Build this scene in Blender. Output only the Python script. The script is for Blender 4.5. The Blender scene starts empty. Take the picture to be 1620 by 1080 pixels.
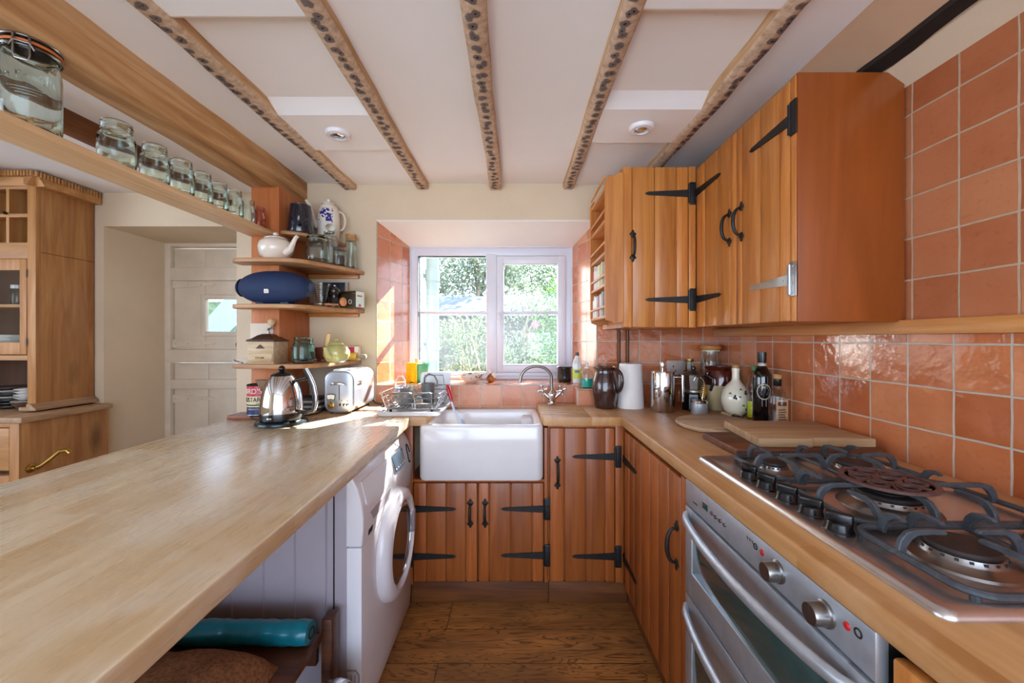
import bpy, bmesh, math, random
from mathutils import Vector, Matrix
random.seed(7)
PI = math.pi
scene = bpy.context.scene
COL = scene.collection
F, VX, VY, H = 620.0, 815.0, 536.0, 1.266      # focal length in px, axis pixel, eye height

def S(h):
    h = h.lstrip('#')
    c = [int(h[i:i+2], 16)/255 for i in (0, 2, 4)]
    return tuple((x/12.92 if x <= .04045 else ((x+.055)/1.055)**2.4) for x in c) + (1.0,)

# ------------------------------------------------------------------ mesh builder
class MB:
    def __init__(s):
        s.v = []; s.f = []
    def add(s, vs, fs, M=None):
        o = len(s.v)
        for p in vs:
            p = Vector(p)
            s.v.append(M @ p if M else p)
        for f in fs:
            s.f.append([i+o for i in f])
        return s
    def _bm(s, bm, M=None):
        bm.verts.index_update()
        s.add([v.co.copy() for v in bm.verts], [[v.index for v in f.verts] for f in bm.faces], M)
        bm.free()
    def box(s, x0, x1, y0, y1, z0, z1, b=0, seg=2, M=None):
        if x0 > x1: x0, x1 = x1, x0
        if y0 > y1: y0, y1 = y1, y0
        if z0 > z1: z0, z1 = z1, z0
        if b <= 0:
            vs = [(x, y, z) for x in (x0, x1) for y in (y0, y1) for z in (z0, z1)]
            fs = [(0,1,3,2),(4,6,7,5),(0,4,5,1),(2,3,7,6),(0,2,6,4),(1,5,7,3)]
            return s.add(vs, fs, M)
        bm = bmesh.new()
        bmesh.ops.create_cube(bm, size=1)
        for v in bm.verts:
            v.co = Vector(((x0+x1)/2+v.co.x*(x1-x0), (y0+y1)/2+v.co.y*(y1-y0), (z0+z1)/2+v.co.z*(z1-z0)))
        b = min(b, .49*min(x1-x0, y1-y0, z1-z0))
        bmesh.ops.bevel(bm, geom=list(bm.edges), offset=b, segments=seg, profile=.5, affect='EDGES')
        s._bm(bm, M)
        return s
    def lathe(s, prof, c=(0,0,0), n=32, M=None, sx=1, sy=1, rib=None):
        vs = []; fs = []
        m = len(prof)
        for (r, z) in prof:
            for k in range(n):
                a = 2*PI*k/n
                rr = r*(rib(a, z) if rib else 1)
                vs.append((c[0]+rr*math.cos(a)*sx, c[1]+rr*math.sin(a)*sy, c[2]+z))
        for i in range(m-1):
            for k in range(n):
                k2 = (k+1) % n
                fs.append((i*n+k, i*n+k2, (i+1)*n+k2, (i+1)*n+k))
        if prof[0][0] > 1e-5: fs.append(tuple(range(n-1, -1, -1)))
        if prof[-1][0] > 1e-5: fs.append(tuple((m-1)*n+k for k in range(n)))
        return s.add(vs, fs, M)
    def cyl(s, p0, p1, r, n=20, r2=None):
        return s.tube([p0, p1], [r, r if r2 is None else r2], n)
    def tube(s, pts, r, n=10, closed=False, M=None, flat=1.0, up=None):
        pts = [Vector(p) for p in pts]
        m = len(pts)
        rs = r if isinstance(r, (list, tuple)) else [r]*m
        vs = []; fs = []
        prev = None
        for i, p in enumerate(pts):
            if closed: t = pts[(i+1) % m]-pts[i-1]
            else: t = pts[min(i+1, m-1)]-pts[max(i-1, 0)]
            t = t.normalized() if t.length > 1e-9 else Vector((0,0,1))
            if up is not None:
                a = Vector(up); a = a-t*a.dot(t)
                a = a.normalized() if a.length > 1e-6 else t.orthogonal().normalized()
            elif prev is None: a = t.orthogonal().normalized()
            else:
                a = prev-t*prev.dot(t)
                a = a.normalized() if a.length > 1e-6 else t.orthogonal().normalized()
            prev = a
            bb = t.cross(a)
            for k in range(n):
                w = 2*PI*k/n
                vs.append(p+a*math.cos(w)*rs[i]*flat+bb*math.sin(w)*rs[i])
        e = m if closed else m-1
        for i in range(e):
            j = (i+1) % m
            for k in range(n):
                k2 = (k+1) % n
                fs.append((i*n+k, i*n+k2, j*n+k2, j*n+k))
        if not closed:
            fs.append(tuple(range(n-1, -1, -1))); fs.append(tuple((m-1)*n+k for k in range(n)))
        return s.add(vs, fs, M)
    def prism(s, poly, a0, a1, plane='XY', b=0, seg=2, M=None):
        def P(u, v, w):
            return {'XY': (u, v, w), 'XZ': (u, w, v), 'YZ': (w, u, v)}[plane]
        n = len(poly)
        vs = [P(u, v, a0) for u, v in poly]+[P(u, v, a1) for u, v in poly]
        fs = [tuple(range(n-1, -1, -1)), tuple(range(n, 2*n))]+[(i, (i+1) % n, n+(i+1) % n, n+i) for i in range(n)]
        if b <= 0: return s.add(vs, fs, M)
        bm = bmesh.new()
        bv = [bm.verts.new(p) for p in vs]
        for f in fs: bm.faces.new([bv[i] for i in f])
        bmesh.ops.recalc_face_normals(bm, faces=bm.faces)
        ring = [e for e in bm.edges if (e.verts[0].index < 0) or True]
        bm.verts.index_update()
        ring = [e for e in bm.edges if (e.verts[0].index < n) == (e.verts[1].index < n)]
        bmesh.ops.bevel(bm, geom=ring, offset=b, segments=seg, profile=.5, affect='EDGES')
        s._bm(bm, M)
        return s
    def ball(s, c, r, nu=20, nv=12, M=None):
        if not isinstance(r, (tuple, list)): r = (r, r, r)
        vs = [(c[0], c[1], c[2]-r[2])]
        for i in range(1, nv):
            t = -PI/2+PI*i/nv
            for k in range(nu):
                a = 2*PI*k/nu
                vs.append((c[0]+r[0]*math.cos(t)*math.cos(a), c[1]+r[1]*math.cos(t)*math.sin(a), c[2]+r[2]*math.sin(t)))
        vs.append((c[0], c[1], c[2]+r[2]))
        fs = []
        for k in range(nu): fs.append((0, 1+(k+1) % nu, 1+k))
        for i in range(nv-2):
            for k in range(nu):
                k2 = (k+1) % nu
                fs.append((1+i*nu+k, 1+i*nu+k2, 1+(i+1)*nu+k2, 1+(i+1)*nu+k))
        L = len(vs)-1; o = 1+(nv-2)*nu
        for k in range(nu): fs.append((o+k, o+(k+1) % nu, L))
        return s.add(vs, fs, M)
    def grid(s, fn, nu, nv):
        vs = [fn(i/nu, j/nv) for j in range(nv+1) for i in range(nu+1)]
        fs = [(j*(nu+1)+i, j*(nu+1)+i+1, (j+1)*(nu+1)+i+1, (j+1)*(nu+1)+i) for j in range(nv) for i in range(nu)]
        return s.add(vs, fs)
    def build(s, name, mat, parent=None, smooth=38, world=False, recalc=True, solid=0):
        me = bpy.data.meshes.new(name)
        off = Vector((0,0,0))
        if parent is None:
            xs = [p.x for p in s.v]; ys = [p.y for p in s.v]; zs = [p.z for p in s.v]
            off = Vector(((min(xs)+max(xs))/2, (min(ys)+max(ys))/2, min(zs)))
        elif world:
            q = parent
            while q is not None:
                off += q.location; q = q.parent
        me.from_pydata([tuple(p-off) for p in s.v], [], s.f)
        me.validate()
        if recalc:
            bm = bmesh.new(); bm.from_mesh(me)
            bmesh.ops.recalc_face_normals(bm, faces=bm.faces)
            bm.to_mesh(me); bm.free()
        if smooth:
            me.shade_smooth()
            me.set_sharp_from_angle(angle=math.radians(smooth))
        o = bpy.data.objects.new(name, me)
        COL.objects.link(o)
        me.materials.append(mat)
        if parent is not None: o.parent = parent
        else: o.location = off
        if solid:
            md = o.modifiers.new('thickness', 'SOLIDIFY'); md.thickness = solid; md.offset = 0
        return o

def thing(name, label, cat, loc=(0,0,0), rz=0, group=None, kind=None):
    o = bpy.data.objects.new(name, None)
    o.empty_display_size = .05
    COL.objects.link(o)
    o.location = loc; o.rotation_euler = (0, 0, rz)
    return tag(o, label, cat, group, kind)
def tag(o, label, cat, group=None, kind=None):
    o['label'] = label; o['category'] = cat
    if group: o['group'] = group
    if kind: o['kind'] = kind
    return o
def struct(o, label=None, cat=None):
    o['kind'] = 'structure'
    if label: o['label'] = label
    if cat: o['category'] = cat
    return o
def plabel(o, label):
    o['label'] = label
    return o
def copy_tree(o, parent=None):
    c = o.copy(); COL.objects.link(c)
    if parent is not None: c.parent = parent
    for ch in list(o.children): copy_tree(ch, c)
    return c
def text_geo(txt, size):
    cu = bpy.data.curves.new('t', 'FONT'); cu.body = txt; cu.size = size
    cu.align_x = 'CENTER'; cu.align_y = 'CENTER'; cu.extrude = size*.02
    o = bpy.data.objects.new('t', cu); COL.objects.link(o)
    bpy.context.view_layer.update()
    dg = bpy.context.evaluated_depsgraph_get()
    me = bpy.data.meshes.new_from_object(o.evaluated_get(dg))
    vs = [v.co.copy() for v in me.vertices]; fs = [tuple(p.vertices) for p in me.polygons]
    bpy.data.objects.remove(o); bpy.data.meshes.remove(me); bpy.data.curves.remove(cu)
    return vs, fs
def frame(origin, u, out):
    """local x = along u, local y = outward, local z = up"""
    u = Vector(u).normalized(); out = Vector(out).normalized(); z = Vector((0,0,1))
    M = Matrix(((u.x, out.x, z.x, origin[0]), (u.y, out.y, z.y, origin[1]), (u.z, out.z, z.z, origin[2]), (0,0,0,1)))
    return M
def arc(cx, cy, r, a0, a1, n):
    return [(cx+r*math.cos(a0+(a1-a0)*i/n), cy+r*math.sin(a0+(a1-a0)*i/n)) for i in range(n+1)]
def rrect(x0, x1, y0, y1, r, n=5):
    p = []
    for cx, cy, a in ((x1-r, y0+r, -PI/2), (x1-r, y1-r, 0), (x0+r, y1-r, PI/2), (x0+r, y0+r, PI)):
        p += arc(cx, cy, r, a, a+PI/2, n)
    return p

# ------------------------------------------------------------------ materials
MATS = {}
def _new(name):
    m = bpy.data.materials.new(name); m.use_nodes = True
    nt = m.node_tree; nt.nodes.clear()
    out = nt.nodes.new('ShaderNodeOutputMaterial')
    return m, nt, out
def N(nt, t, **kw):
    n = nt.nodes.new(t)
    for k, v in kw.items(): setattr(n, k, v)
    return n
def L(nt, a, b): nt.links.new(a, b)
def ramp(nt, fac, stops):
    r = N(nt, 'ShaderNodeValToRGB')
    e = r.color_ramp.elements
    while len(e) < len(stops): e.new(.5)
    for i, (p, c) in enumerate(stops):
        e[i].position = p; e[i].color = c
    L(nt, fac, r.inputs[0])
    return r.outputs[0]
def mixc(nt, fac, a, b, mode='MIX'):
    n = N(nt, 'ShaderNodeMix', data_type='RGBA', blend_type=mode)
    for i, x in ((0, fac), (6, a), (7, b)):
        if hasattr(x, 'is_linked') or hasattr(x, 'links'): L(nt, x, n.inputs[i])
        else: n.inputs[i].default_value = x
    return n.outputs[2]
def math_(nt, op, a, b=None, c=None):
    n = N(nt, 'ShaderNodeMath', operation=op)
    for i, x in enumerate((a, b, c)):
        if x is None: continue
        if hasattr(x, 'links'): L(nt, x, n.inputs[i])
        else: n.inputs[i].default_value = x
    return n.outputs[0]
def bsdf(nt, out, color=None, rough=.5, metal=0, coat=0, spec=.5, normal=None, coat_rough=.1):
    b = N(nt, 'ShaderNodeBsdfPrincipled')
    if color is not None:
        if hasattr(color, 'links'): L(nt, color, b.inputs['Base Color'])
        else: b.inputs['Base Color'].default_value = color
    if hasattr(rough, 'links'): L(nt, rough, b.inputs['Roughness'])
    else: b.inputs['Roughness'].default_value = rough
    b.inputs['Metallic'].default_value = metal
    b.inputs['Coat Weight'].default_value = coat
    b.inputs['Coat Roughness'].default_value = coat_rough
    b.inputs['Specular IOR Level'].default_value = spec
    if normal is not None: L(nt, normal, b.inputs['Normal'])
    L(nt, b.outputs[0], out.inputs[0])
    return b
def bump(nt, h, strength=.3, dist=.002):
    n = N(nt, 'ShaderNodeBump'); n.inputs['Strength'].default_value = strength
    n.inputs['Distance'].default_value = dist
    L(nt, h, n.inputs['Height'])
    return n.outputs[0]
def noise(nt, vec, scale, detail=4, rough=.55, dist=0):
    n = N(nt, 'ShaderNodeTexNoise'); n.inputs['Scale'].default_value = scale
    n.inputs['Detail'].default_value = detail; n.inputs['Roughness'].default_value = rough
    n.inputs['Distortion'].default_value = dist
    if vec is not None: L(nt, vec, n.inputs['Vector'])
    return n.outputs[0]
def mapping(nt, vec, scale=(1,1,1), loc=(0,0,0)):
    n = N(nt, 'ShaderNodeMapping'); n.inputs['Scale'].default_value = scale; n.inputs['Location'].default_value = loc
    L(nt, vec, n.inputs['Vector'])
    return n.outputs[0]
def pm(name, col, rough=.5, metal=0, coat=0, spec=.5, var=.06, vscale=12, bmp=0, bscale=60):
    if name in MATS: return MATS[name]
    c = S(col) if isinstance(col, str) else col
    m, nt, out = _new(name)
    tc = N(nt, 'ShaderNodeTexCoord').outputs['Object']
    nz = noise(nt, tc, vscale, 5)
    lo = tuple(max(0, x*(1-var*2)) for x in c[:3])+(1,); hi = tuple(min(1, x*(1+var)) for x in c[:3])+(1,)
    colr = ramp(nt, nz, [(.3, lo), (.62, hi)])
    nrm = bump(nt, noise(nt, tc, bscale, 4), bmp, .004) if bmp else None
    bsdf(nt, out, colr, rough, metal, coat, spec, nrm)
    MATS[name] = m
    return m
def wood(name, dark, light, axis='Z', along=1.6, across=22, rough=.45, coat=0, isl=.14, knots=0, mid=None, contrast=(.28, .72), spec=.5, bmp=.15, fine=.35):
    if name in MATS: return MATS[name]
    dark, light = S(dark), S(light)
    m, nt, out = _new(name)
    tc = N(nt, 'ShaderNodeTexCoord').outputs['Object']
    rnd = N(nt, 'ShaderNodeNewGeometry').outputs['Random Per Island']
    orn = N(nt, 'ShaderNodeObjectInfo').outputs['Random']
    off = N(nt, 'ShaderNodeCombineXYZ')
    k = math_(nt, 'MULTIPLY', math_(nt, 'ADD', rnd, orn), 9.0)
    for i in range(3): L(nt, k, off.inputs[i])
    va = N(nt, 'ShaderNodeVectorMath', operation='ADD'); L(nt, tc, va.inputs[0]); L(nt, off.outputs[0], va.inputs[1])
    v = va.outputs[0]
    sc = {'X': (along, across, across), 'Y': (across, along, across), 'Z': (across, across, along)}[axis]
    g = noise(nt, mapping(nt, v, sc), 1.0, 6, .6, 1.2)
    sc2 = tuple(x*5 if x == across else x*3 for x in sc)
    g2 = noise(nt, mapping(nt, v, sc2), 1.0, 3, .5, .3)
    stops = [(contrast[0], dark), (contrast[1], light)]
    if mid: stops = [(contrast[0], dark), (.5, S(mid)), (contrast[1], light)]
    c = ramp(nt, g, stops)
    f2 = ramp(nt, g2, [(.35, (.72, .66, .6, 1)), (.6, (1, 1, 1, 1))])
    c = mixc(nt, fine, c, f2, 'MULTIPLY')
    if knots:
        kv = N(nt, 'ShaderNodeTexVoronoi'); kv.inputs['Scale'].default_value = knots
        sk = {'X': (.4, 1, 1), 'Y': (1, .4, 1), 'Z': (1, 1, .4)}[axis]
        L(nt, mapping(nt, v, sk), kv.inputs['Vector'])
        kd = ramp(nt, kv.outputs['Distance'], [(.08, (1, 1, 1, 1)), (.24, (0, 0, 0, 1))])
        c = mixc(nt, math_(nt, 'MULTIPLY', kd, .75), c, tuple(x*.35 for x in dark[:3])+(1,))
    hsv = N(nt, 'ShaderNodeHueSaturation')
    L(nt, math_(nt, 'MULTIPLY_ADD', rnd, isl*2, 1-isl), hsv.inputs['Value']); L(nt, c, hsv.inputs['Color'])
    nrm = bump(nt, g2, bmp, .002)
    bsdf(nt, out, hsv.outputs[0], rough, 0, coat, spec, nrm)
    MATS[name] = m
    return m
def butcher(name, dark, light, axis='Y', rough=.38, stave=.09, length=1.1, coat=0, spec=.5, worn=None, fine=.25):
    """long glued staves"""
    m, nt, out = _new(name)
    tc = N(nt, 'ShaderNodeNewGeometry').outputs['Position']
    sep = N(nt, 'ShaderNodeSeparateXYZ'); L(nt, tc, sep.inputs[0])
    cx = N(nt, 'ShaderNodeCombineXYZ')
    a, b = (1, 0) if axis == 'Y' else (0, 1)
    L(nt, sep.outputs[a], cx.inputs[0]); L(nt, math_(nt, 'ADD', sep.outputs[b], 10.0), cx.inputs[1])
    br = N(nt, 'ShaderNodeTexBrick'); br.offset = .37
    br.inputs['Scale'].default_value = 1; br.inputs['Mortar Size'].default_value = 0
    br.inputs['Brick Width'].default_value = length; br.inputs['Row Height'].default_value = stave
    br.inputs['Color1'].default_value = (.0, .0, .0, 1); br.inputs['Color2'].default_value = (1, 1, 1, 1)
    L(nt, cx.outputs[0], br.inputs['Vector'])
    sc = (16, 1.4, 16) if axis == 'Y' else (1.4, 16, 16)
    ad = N(nt, 'ShaderNodeVectorMath', operation='ADD'); L(nt, mapping(nt, tc, sc), ad.inputs[0]); L(nt, br.outputs[0], ad.inputs[1])
    g = noise(nt, ad.outputs[0], 1.0, 6, .6, 1.0)
    g2 = noise(nt, mapping(nt, tc, tuple(x*5 for x in sc)), 1.0, 3)
    f = math_(nt, 'ADD', math_(nt, 'MULTIPLY', g, .75), math_(nt, 'MULTIPLY', br.outputs[0], .25))
    c = ramp(nt, f, [(.3, S(dark)), (.75, S(light))])
    c = mixc(nt, fine, c, ramp(nt, g2, [(.35, (.75, .7, .62, 1)), (.6, (1, 1, 1, 1))]), 'MULTIPLY')
    if worn:
        w = ramp(nt, noise(nt, tc, 2.2, 6, .65), [(.46, (0, 0, 0, 1)), (.66, (1, 1, 1, 1))])
        c = mixc(nt, math_(nt, 'MULTIPLY', w, .5), c, S(worn))
    r = math_(nt, 'MULTIPLY_ADD', g2, .12, rough-.05)
    bsdf(nt, out, c, r, 0, coat, spec, bump(nt, g2, .04, .001), .26)
    MATS[name] = m
    return m
def tiles(name, c1, c2, c3, rough=.18, size=.122, gloss_var=.2, grout='#d6c6b2', coat=.3, wave=.5):
    m, nt, out = _new(name)
    uv = N(nt, 'ShaderNodeTexCoord').outputs['UV']
    wob = N(nt, 'ShaderNodeTexNoise'); wob.inputs['Scale'].default_value = 9; L(nt, uv, wob.inputs['Vector'])
    w2 = N(nt, 'ShaderNodeVectorMath', operation='MULTIPLY_ADD'); L(nt, wob.outputs[1], w2.inputs[0])
    w2.inputs[1].default_value = (.006, .006, 0); 
    w3 = N(nt, 'ShaderNodeVectorMath', operation='SUBTRACT'); w3.inputs[1].default_value = (.003, .003, 0); L(nt, uv, w3.inputs[0])
    L(nt, w3.outputs[0], w2.inputs[2])
    br = N(nt, 'ShaderNodeTexBrick'); br.offset = 0; br.squash = 1
    br.inputs['Scale'].default_value = 1; br.inputs['Mortar Size'].default_value = .0030; br.inputs['Mortar Smooth'].default_value = .25
    br.inputs['Brick Width'].default_value = size; br.inputs['Row Height'].default_value = size
    br.inputs['Color1'].default_value = (0, 0, 0, 1); br.inputs['Color2'].default_value = (1, 1, 1, 1); br.inputs['Mortar'].default_value = (.5, .5, .5, 1)
    L(nt, w2.outputs[0], br.inputs['Vector'])
    per = br.outputs[0]
    sh = N(nt, 'ShaderNodeVectorMath', operation='MULTIPLY_ADD')
    L(nt, per, sh.inputs[0]); sh.inputs[1].default_value = (37, 53, 11); L(nt, uv, sh.inputs[2])
    n1 = noise(nt, sh.outputs[0], 6, 5, .6)
    n2 = noise(nt, sh.outputs[0], 14, 3, .5)
    n4 = noise(nt, sh.outputs[0], 70, 3, .6)
    f = math_(nt, 'ADD', math_(nt, 'MULTIPLY', per, .4), math_(nt, 'MULTIPLY', n1, .6))
    c = ramp(nt, f, [(.22, S(c1)), (.5, S(c2)), (.8, S(c3))])
    speck = ramp(nt, n4, [(.3, (.75, .7, .68, 1)), (.42, (1, 1, 1, 1))])
    c = mixc(nt, .5, c, speck, 'MULTIPLY')
    gn = noise(nt, uv, 30, 3)
    c = mixc(nt, br.outputs[1], c, mixc(nt, gn, S(grout), tuple(x*.6 for x in S(grout)[:3])+(1,)))
    hgt = math_(nt, 'ADD', math_(nt, 'MULTIPLY', br.outputs[1], -1.0), math_(nt, 'MULTIPLY', n2, wave))
    # every tile is a little out of true
    sv = N(nt, 'ShaderNodeSeparateXYZ'); L(nt, uv, sv.inputs[0])
    t1 = math_(nt, 'MULTIPLY', math_(nt, 'SUBTRACT', per, .5), math_(nt, 'MULTIPLY', sv.outputs[0], 1.2))
    hgt = math_(nt, 'ADD', hgt, t1)
    ro = math_(nt, 'ADD', math_(nt, 'MULTIPLY', br.outputs[1], .6), math_(nt, 'MULTIPLY_ADD', n1, gloss_var, rough))
    b = bsdf(nt, out, c, ro, 0, coat, .5, bump(nt, hgt, .6, .007), .1)
    MATS[name] = m
    return m
def glass(name, tint='#fcfefd', edge='#dbe7e3', gloss=.9):
    """thin walled clear glass"""
    m, nt, out = _new(name)
    lw = N(nt, 'ShaderNodeLayerWeight'); lw.inputs['Blend'].default_value = .35
    l2 = N(nt, 'ShaderNodeLayerWeight'); l2.inputs['Blend'].default_value = .5
    fre = math_(nt, 'MULTIPLY_ADD', math_(nt, 'POWER', l2.outputs['Facing'], 3.0), .85, .04)   # same from both sides of the thin wall
    tc = N(nt, 'ShaderNodeTexCoord').outputs['Object']
    c = mixc(nt, ramp(nt, lw.outputs['Facing'], [(.35, (0,0,0,1)), (.95, (1,1,1,1))]), S(tint), S(edge))
    t = N(nt, 'ShaderNodeBsdfTransparent'); L(nt, c, t.inputs[0])
    g = N(nt, 'ShaderNodeBsdfGlossy'); g.inputs['Roughness'].default_value = .03
    g.inputs['Color'].default_value = (gloss, gloss, gloss, 1)
    L(nt, bump(nt, noise(nt, tc, 35, 2), .12, .004), g.inputs['Normal'])
    mx = N(nt, 'ShaderNodeMixShader')
    L(nt, fre, mx.inputs[0]); L(nt, t.outputs[0], mx.inputs[1]); L(nt, g.outputs[0], mx.inputs[2])
    L(nt, mx.outputs[0], out.inputs[0])
    MATS[name] = m
    return m
def rglass(name, col, ior=1.45):
    m, nt, out = _new(name)
    g = N(nt, 'ShaderNodeBsdfGlass'); g.inputs['Color'].default_value = S(col); g.inputs['Roughness'].default_value = 0; g.inputs['IOR'].default_value = ior
    L(nt, g.outputs[0], out.inputs[0]); MATS[name] = m
    return m
def emis(name, col, st):
    m, nt, out = _new(name)
    e = N(nt, 'ShaderNodeEmission'); e.inputs[0].default_value = S(col); e.inputs[1].default_value = st
    L(nt, e.outputs[0], out.inputs[0]); MATS[name] = m
    return m

CAB = wood('honey pine boards', '#ac6229', '#db9448', 'Z', 1.3, 20, .38, .15, .12)
CABX = wood('honey pine rail', '#a85d26', '#cf8c48', 'X', 1.3, 20, .38, .15, .1)
CABY = wood('honey pine strip', '#b87030', '#dda264', 'Y', 1.3, 20, .42, .1, .1)
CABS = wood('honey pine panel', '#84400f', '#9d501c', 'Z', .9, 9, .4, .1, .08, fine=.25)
CABL = wood('base cupboard pine', '#884419', '#b9692f', 'Z', 1.3, 20, .42, .1, .16)
CABLX = wood('base cupboard rail', '#884419', '#b9692f', 'X', 1.3, 20, .42, .1, .1)
PLINTH = wood('dark plinth', '#4f2a12', '#8d5428', 'X', 1.5, 16, .55, 0, .1)
PINE = wood('old pine', '#9f6330', '#d09a5e', 'Z', 1.2, 13, .5, 0, .12, 5)
PINEX = wood('old pine rail', '#a8703c', '#cf9d66', 'X', 1.2, 13, .5, 0, .12, 4)
PINEY = wood('old pine ledge', '#9d7450', '#c6a480', 'Y', 1.2, 13, .5, 0, .12, 4)
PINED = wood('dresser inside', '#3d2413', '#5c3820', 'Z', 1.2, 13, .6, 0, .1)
SHELFW = wood('new pine shelf', '#dcae7a', '#f4dab0', 'Y', .8, 14, .45, 0, .06, 3.2, contrast=(.3, .6))
ORANGE = wood('post pine', '#ac5c2a', '#d0824a', 'Z', 1.2, 11, .5, 0, .08)
SHELFX = wood('corner shelf wood', '#a0683a', '#cfa274', 'X', 1.2, 16, .45, 0, .1)
BOARD = wood('worn board', '#a07a52', '#ccab82', 'X', 1.6, 20, .55, 0, .1)
BOARDD = wood('dark board', '#4a2a18', '#7d4a2b', 'X', 1.6, 20, .5, 0, .1)
BENCH = wood('dark bench', '#2b160b', '#6b3a1c', 'X', 1.2, 18, .38, 0, .12)
BEAMW = wood('oak beam', '#7f5a38', '#d8b488', 'Y', .9, 10, .75, 0, .05, 2.2, mid='#b88a58', bmp=.4)
WORK = butcher('beech worktop', '#a8733f', '#d2a26c', 'Y', .42, worn='#d8b48c')
WORKX = butcher('beech worktop cross', '#a2744a', '#cda274', 'X', .42, worn='#d8b48c')
PENT = butcher('pale worktop', '#c6a87c', '#e3d2b2', 'Y', .27, .11, 1.3, worn='#e3ddd2', fine=.14, coat=.2)
TILE = tiles('terracotta tiles', '#a9562c', '#c06d40', '#cf885c', .07, gloss_var=.12, wave=1.3)
TILEU = tiles('matt terracotta tiles', '#a05731', '#b46c45', '#c28158', .40, wave=.3, coat=0, grout='#cdb294')
TILES = tiles('sill tiles', '#b8643a', '#cb7e56', '#d69874')
PLASTER = pm('cream plaster', '#d9c6aa', .85, var=.03, vscale=3, bmp=.25, bscale=25)
WHITEP = pm('white plaster', '#e9e6e0', .85, var=.015, vscale=3, bmp=.2, bscale=25)
CEIL = pm('ceiling paint', '#f0f1f2', .9, var=.012, vscale=2, bmp=.12, bscale=20)
DOORP = pm('cream door paint', '#d8c9b4', .55, var=.05, vscale=6)
UPVC = pm('white window plastic', '#dde0ea', .3, var=.01)
WHITE = pm('white enamel', '#e6e4e8', .28, var=.01, coat=.3)
GREYM = pm('grey painted steel', '#a39aa2', .45, var=.02)
CER = pm('white fireclay', '#eceaea', .12, coat=.5, var=.01)
STEEL = pm('brushed steel', '#c0c6cc', .40, .75, var=.05, vscale=30)
STEELW = pm('warm hob steel', '#cdc6c2', .27, .9, var=.05, vscale=30)
CHROME = pm('polished chrome', '#d4d4d6', .07, 1, var=.02)
NICKEL = pm('dull nickel', '#8f8a86', .3, 1, var=.05)
IRON = pm('black iron', '#121110', .5, var=.2, vscale=40, bmp=.2, bscale=120)
CAST = pm('cast iron', '#43474c', .42, var=.15, vscale=60, bmp=.3, bscale=200)
CASTB = pm('burner cap', '#2a211e', .6, var=.2, vscale=60)
BLACK = pm('black plastic', '#0c0b0c', .22, var=.05)
DARK = pm('dark recess', '#120c09', .8)
DGLASS = pm('oven glass', '#2c4745', .10, coat=.6, var=.1)
GLASS = rglass('clear glass', '#f6fbf9')
GLASST = rglass('teal glass', '#e2f5f2')
THIN = glass('thin clear glass', '#f8fcfb', '#a9bfba')
PORT = pm('porthole glass', '#17191c', .08, coat=.6)
PANE = glass('window pane', '#fbfdfd', '#e8f2f0', .6)
RED = pm('red', '#c0181c', .35)
BRASS = pm('brass', '#b08a45', .3, 1)
CORK = pm('cork', '#b98a55', .8, var=.15, vscale=60)
# ------------------------------------------------------------------ camera, sky, sun
cd = bpy.data.cameras.new('camera'); cam = bpy.data.objects.new('camera', cd); COL.objects.link(cam)
cam.location = (0, 0, H); cam.rotation_euler = (PI/2, 0, 0)
cd.sensor_fit = 'HORIZONTAL'; cd.sensor_width = 36; cd.lens = F/1620*36
cd.shift_x = -5/1620; cd.shift_y = -4/1620; cd.clip_start = .02
scene.camera = cam
w = bpy.data.worlds.new('sky'); scene.world = w; w.use_nodes = True
nt = w.node_tree; nt.nodes.clear()
wo = N(nt, 'ShaderNodeOutputWorld'); bg = N(nt, 'ShaderNodeBackground')
tc = N(nt, 'ShaderNodeTexCoord'); sp = N(nt, 'ShaderNodeSeparateXYZ'); L(nt, tc.outputs['Generated'], sp.inputs[0])
sky = ramp(nt, math_(nt, 'MULTIPLY_ADD', sp.outputs[2], .5, .5), [(.3, (.68, .80, .95, 1)), (.5, (.75, .89, 1.08, 1)), (.8, (.55, .75, 1.1, 1))])
L(nt, sky, bg.inputs[0]); bg.inputs[1].default_value = SKY_STRENGTH = 2.6
L(nt, bg.outputs[0], wo.inputs[0])
sl = bpy.data.lights.new('sun', 'SUN'); sl.energy = 24; sl.angle = math.radians(.6); sl.color = (1, .98, .96)
so = bpy.data.objects.new('sun', sl); COL.objects.link(so); so.location = (3, 6, 5)
so.rotation_euler = Vector((-.6, -1, -.86)).to_track_quat('-Z', 'Y').to_euler()
scene.view_settings.view_transform = 'Standard'; scene.view_settings.look = 'None'
scene.view_settings.exposure = 1.42; scene.view_settings.gamma = 1
try: scene.view_settings.use_curve_mapping = False
except Exception: pass
cy = scene.cycles
cy.use_denoising = True; cy.max_bounces = 10; cy.diffuse_bounces = 5; cy.glossy_bounces = 4
cy.transparent_max_bounces = 64; cy.sample_clamp_indirect = 6; cy.caustics_reflective = False; cy.caustics_refractive = False

# ------------------------------------------------------------------ shell
CZ = 2.167
YB = 2.27
XW = 1.164
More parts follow.
